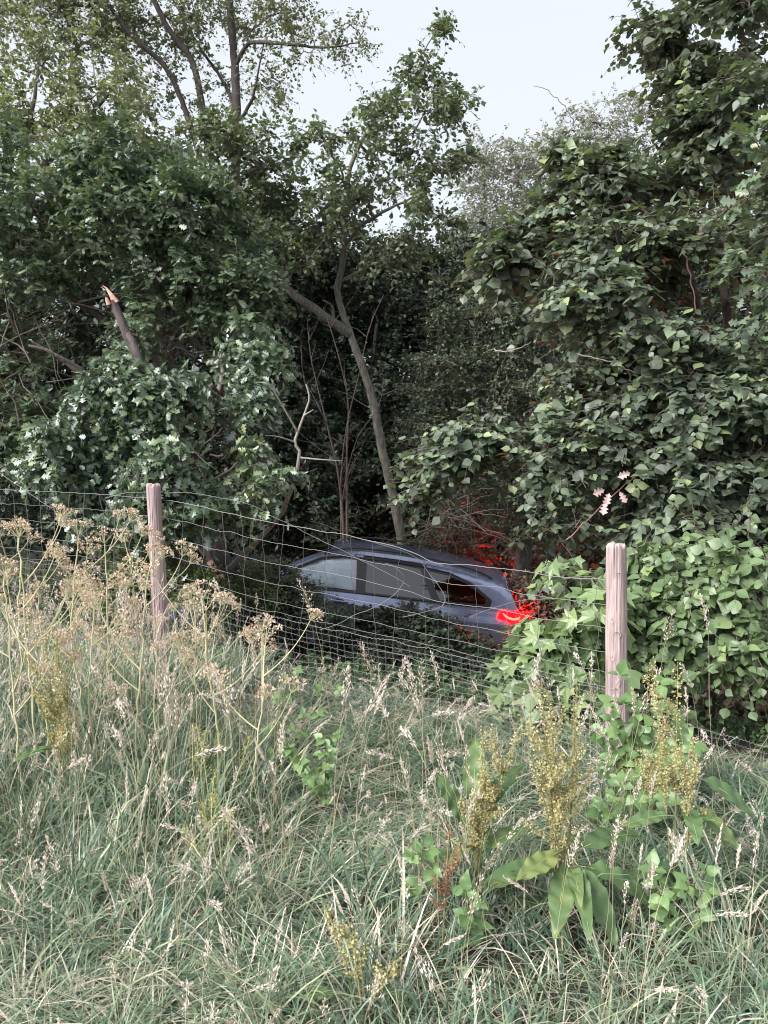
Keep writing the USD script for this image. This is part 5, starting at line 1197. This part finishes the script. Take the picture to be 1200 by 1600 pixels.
# brambles and other broad leaved plants in the grass
def bramble(label, loc, canes, size, seed, mat=BRAMBLE, five=False, name='bramble'):
    r = rng(seed); th = thing(name, label, 'wild plant', loc)
    for cane in canes:
        c = curve(np.asarray(cane, float) - loc, 18)
        obj('stem', tubes(c, np.linspace(.0035, .0016, 18), 5), DOCKSTEM, th, smooth=True)
        for q, i in enumerate(range(3, 18, 2)):
            tang = unit(c[min(i + 1, 17)] - c[i - 1]); side = unit(np.cross(tang, [0, -.5, 1.0])) * (1 if q % 2 else -1)
            pd = unit(side * .8 + tang * .35 + np.array([0, -.45, .15]) + r.normal(0, .2, 3)); L = size * r.uniform(.5, .9)
            tip = c[i] + pd * L
            st = obj('leaf_stalk', tubes(curve(np.array([c[i], c[i] + pd * L * .5 + [0, 0, .008], tip]), 6), np.full(6, .0011), 4), DOCKSTEM, th)
            nrm = unit(np.array([0, -.65, .75]) + r.normal(0, .25, 3)); sd = unit(np.cross(nrm, pd))
            for a in ((0, 72, -72, 135, -135) if five else (0, 78, -78)):
                ld = unit(pd * math.cos(math.radians(a)) + sd * math.sin(math.radians(a)) - np.array([0, 0, .12]))
                sh = LEAF['ovate'][int(r.integers(0, 3))]
                v = place_leaves(sh, tip[None] + ld * .004, ld[None], nrm[None] + r.normal(0, .12, (1, 3)), np.array([size * r.uniform(.7, 1.1) * (1 if a == 0 else .85)]))[0]
                v, f_ = trimesh.remesh.subdivide_loop(v, sh[1], iterations=1)
                v = v + nrm * ((meshkit.fbm(v * 40, 2, q) - .5) * .010)[:, None]
                obj('leaf', (v, f_), mat, st, smooth=True, tone=np.clip(r.normal(.52, .17) + (meshkit.fbm(v * 60, 2, q) - .5) * .4, 0, 1))
gpt = lambda px, d: np.array([(px - 600) / 1200 * d, d, float(ground_z((px - 600) / 1200 * d, d))])
b0 = gpt(985, 3.4)
bramble('fresh green bramble climbing in front of the foot of the right post', b0, [[b0, P(975, 1160, 3.36), P(960, 1080, 3.34)], [b0 + [.02, 0, 0], P(1005, 1150, 3.34), P(1012, 1075, 3.34)], [b0, P(1010, 1190, 3.3), P(1035, 1140, 3.28)], [b0, P(960, 1210, 3.3), P(990, 1185, 3.25)], [b0 + [.04, 0, 0], P(1020, 1215, 3.25), P(1050, 1190, 3.2)], [b0, P(955, 1150, 3.34), P(945, 1110, 3.32)], [b0 + [.05, 0, 0], P(1040, 1180, 3.2), P(1075, 1160, 3.15)], [b0, P(1000, 1250, 3.0), P(1020, 1240, 2.9)], [b0, P(960, 1260, 3.0), P(985, 1230, 2.95)]], .08, 911)
b0 = gpt(505, 3.3)
bramble('low bramble with broad dark green leaves in the middle of the grass', b0, [[b0, P(510, 1185, 3.15), P(515, 1150, 3.05)], [b0, P(475, 1195, 3.1), P(462, 1180, 3.05)]], .055, 912, five=True)
b0 = gpt(1070, 2.45)
bramble('low plant with bright ovate leaves at the foot of the hanging leaved dock', b0, [[b0, P(1070, 1420, 2.4), P(1085, 1370, 2.36)], [b0, P(1045, 1420, 2.4), P(1020, 1380, 2.36)]], .062, 913, name='broadleaf_plant')
b0 = gpt(735, 2.35)
bramble('small grey green leafy plant between the two docks near the bottom', b0, [[b0, P(735, 1450, 2.3), P(728, 1415, 2.26)]], .06, 914, name='broadleaf_plant')
b0 = gpt(650, 2.6)
bramble('leafy plant peering out of the grass left of the upright leaved dock', b0, [[b0, P(655, 1370, 2.5), P(660, 1325, 2.45)]], .06, 915, name='broadleaf_plant')
b0 = gpt(430, 3.6)
bramble('bramble shoots in the grass in front of the netting left of centre', b0, [[b0, P(440, 1100, 3.5), P(455, 1045, 3.5)], [b0, P(490, 1110, 3.5), P(515, 1080, 3.5)]], .05, 916)
# yellow bedstraw
YELLOW = leaf_look('yellow_flower', (0.22, 0.21, 0.05), (0.38, 0.36, 0.10), (0.52, 0.48, 0.17), (0.34, 0.33, 0.10), 0.6, 0.25)
def bedstraw(label, px, d, h, seed):
    r = rng(seed); b = gpt(px, d); th = thing('yellow_bedstraw', label, 'wild plant', b)
    for k in range(5):
        e = np.r_[r.normal(0, .09, 2), h * r.uniform(.75, 1.05)]; c = curve(np.array([[0, 0, 0], e * .5 + np.r_[r.normal(0, .02, 2), 0], e]), 12)
        st = obj('stem', tubes(c, np.linspace(.0022, .001, 12), 4), UMSTEM, th, smooth=True)
        n = 170; u = .5 + .5 * r.random(n) ** .7; pos = np.stack([np.interp(u, np.linspace(0, 1, 12), c[:, j]) for j in range(3)], 1) + r.normal(0, .016, (n, 3)) * (1.25 - u)[:, None] * 1.6
        v = place_leaves(LEAF['oval'][0], pos, unit(r.normal(0, 1, (n, 3))), unit(r.normal(0, 1, (n, 3))), r.uniform(.004, .008, n)); kk = v.shape[1]
        obj('flowers', (v.reshape(-1, 3), (LEAF['oval'][0][1][None] + (np.arange(n) * kk)[:, None, None]).reshape(-1, 3)), YELLOW, st, tone=np.repeat(np.clip(r.normal(.5, .2, n), 0, 1), kk), kind='stuff')
bedstraw('taller yellow flowering bedstraw in the grass left of the low bramble', 320, 3.0, .52, 921)
bedstraw('shorter yellow flowering bedstraw below the taller one', 335, 2.65, .38, 922)

finish_leaves()
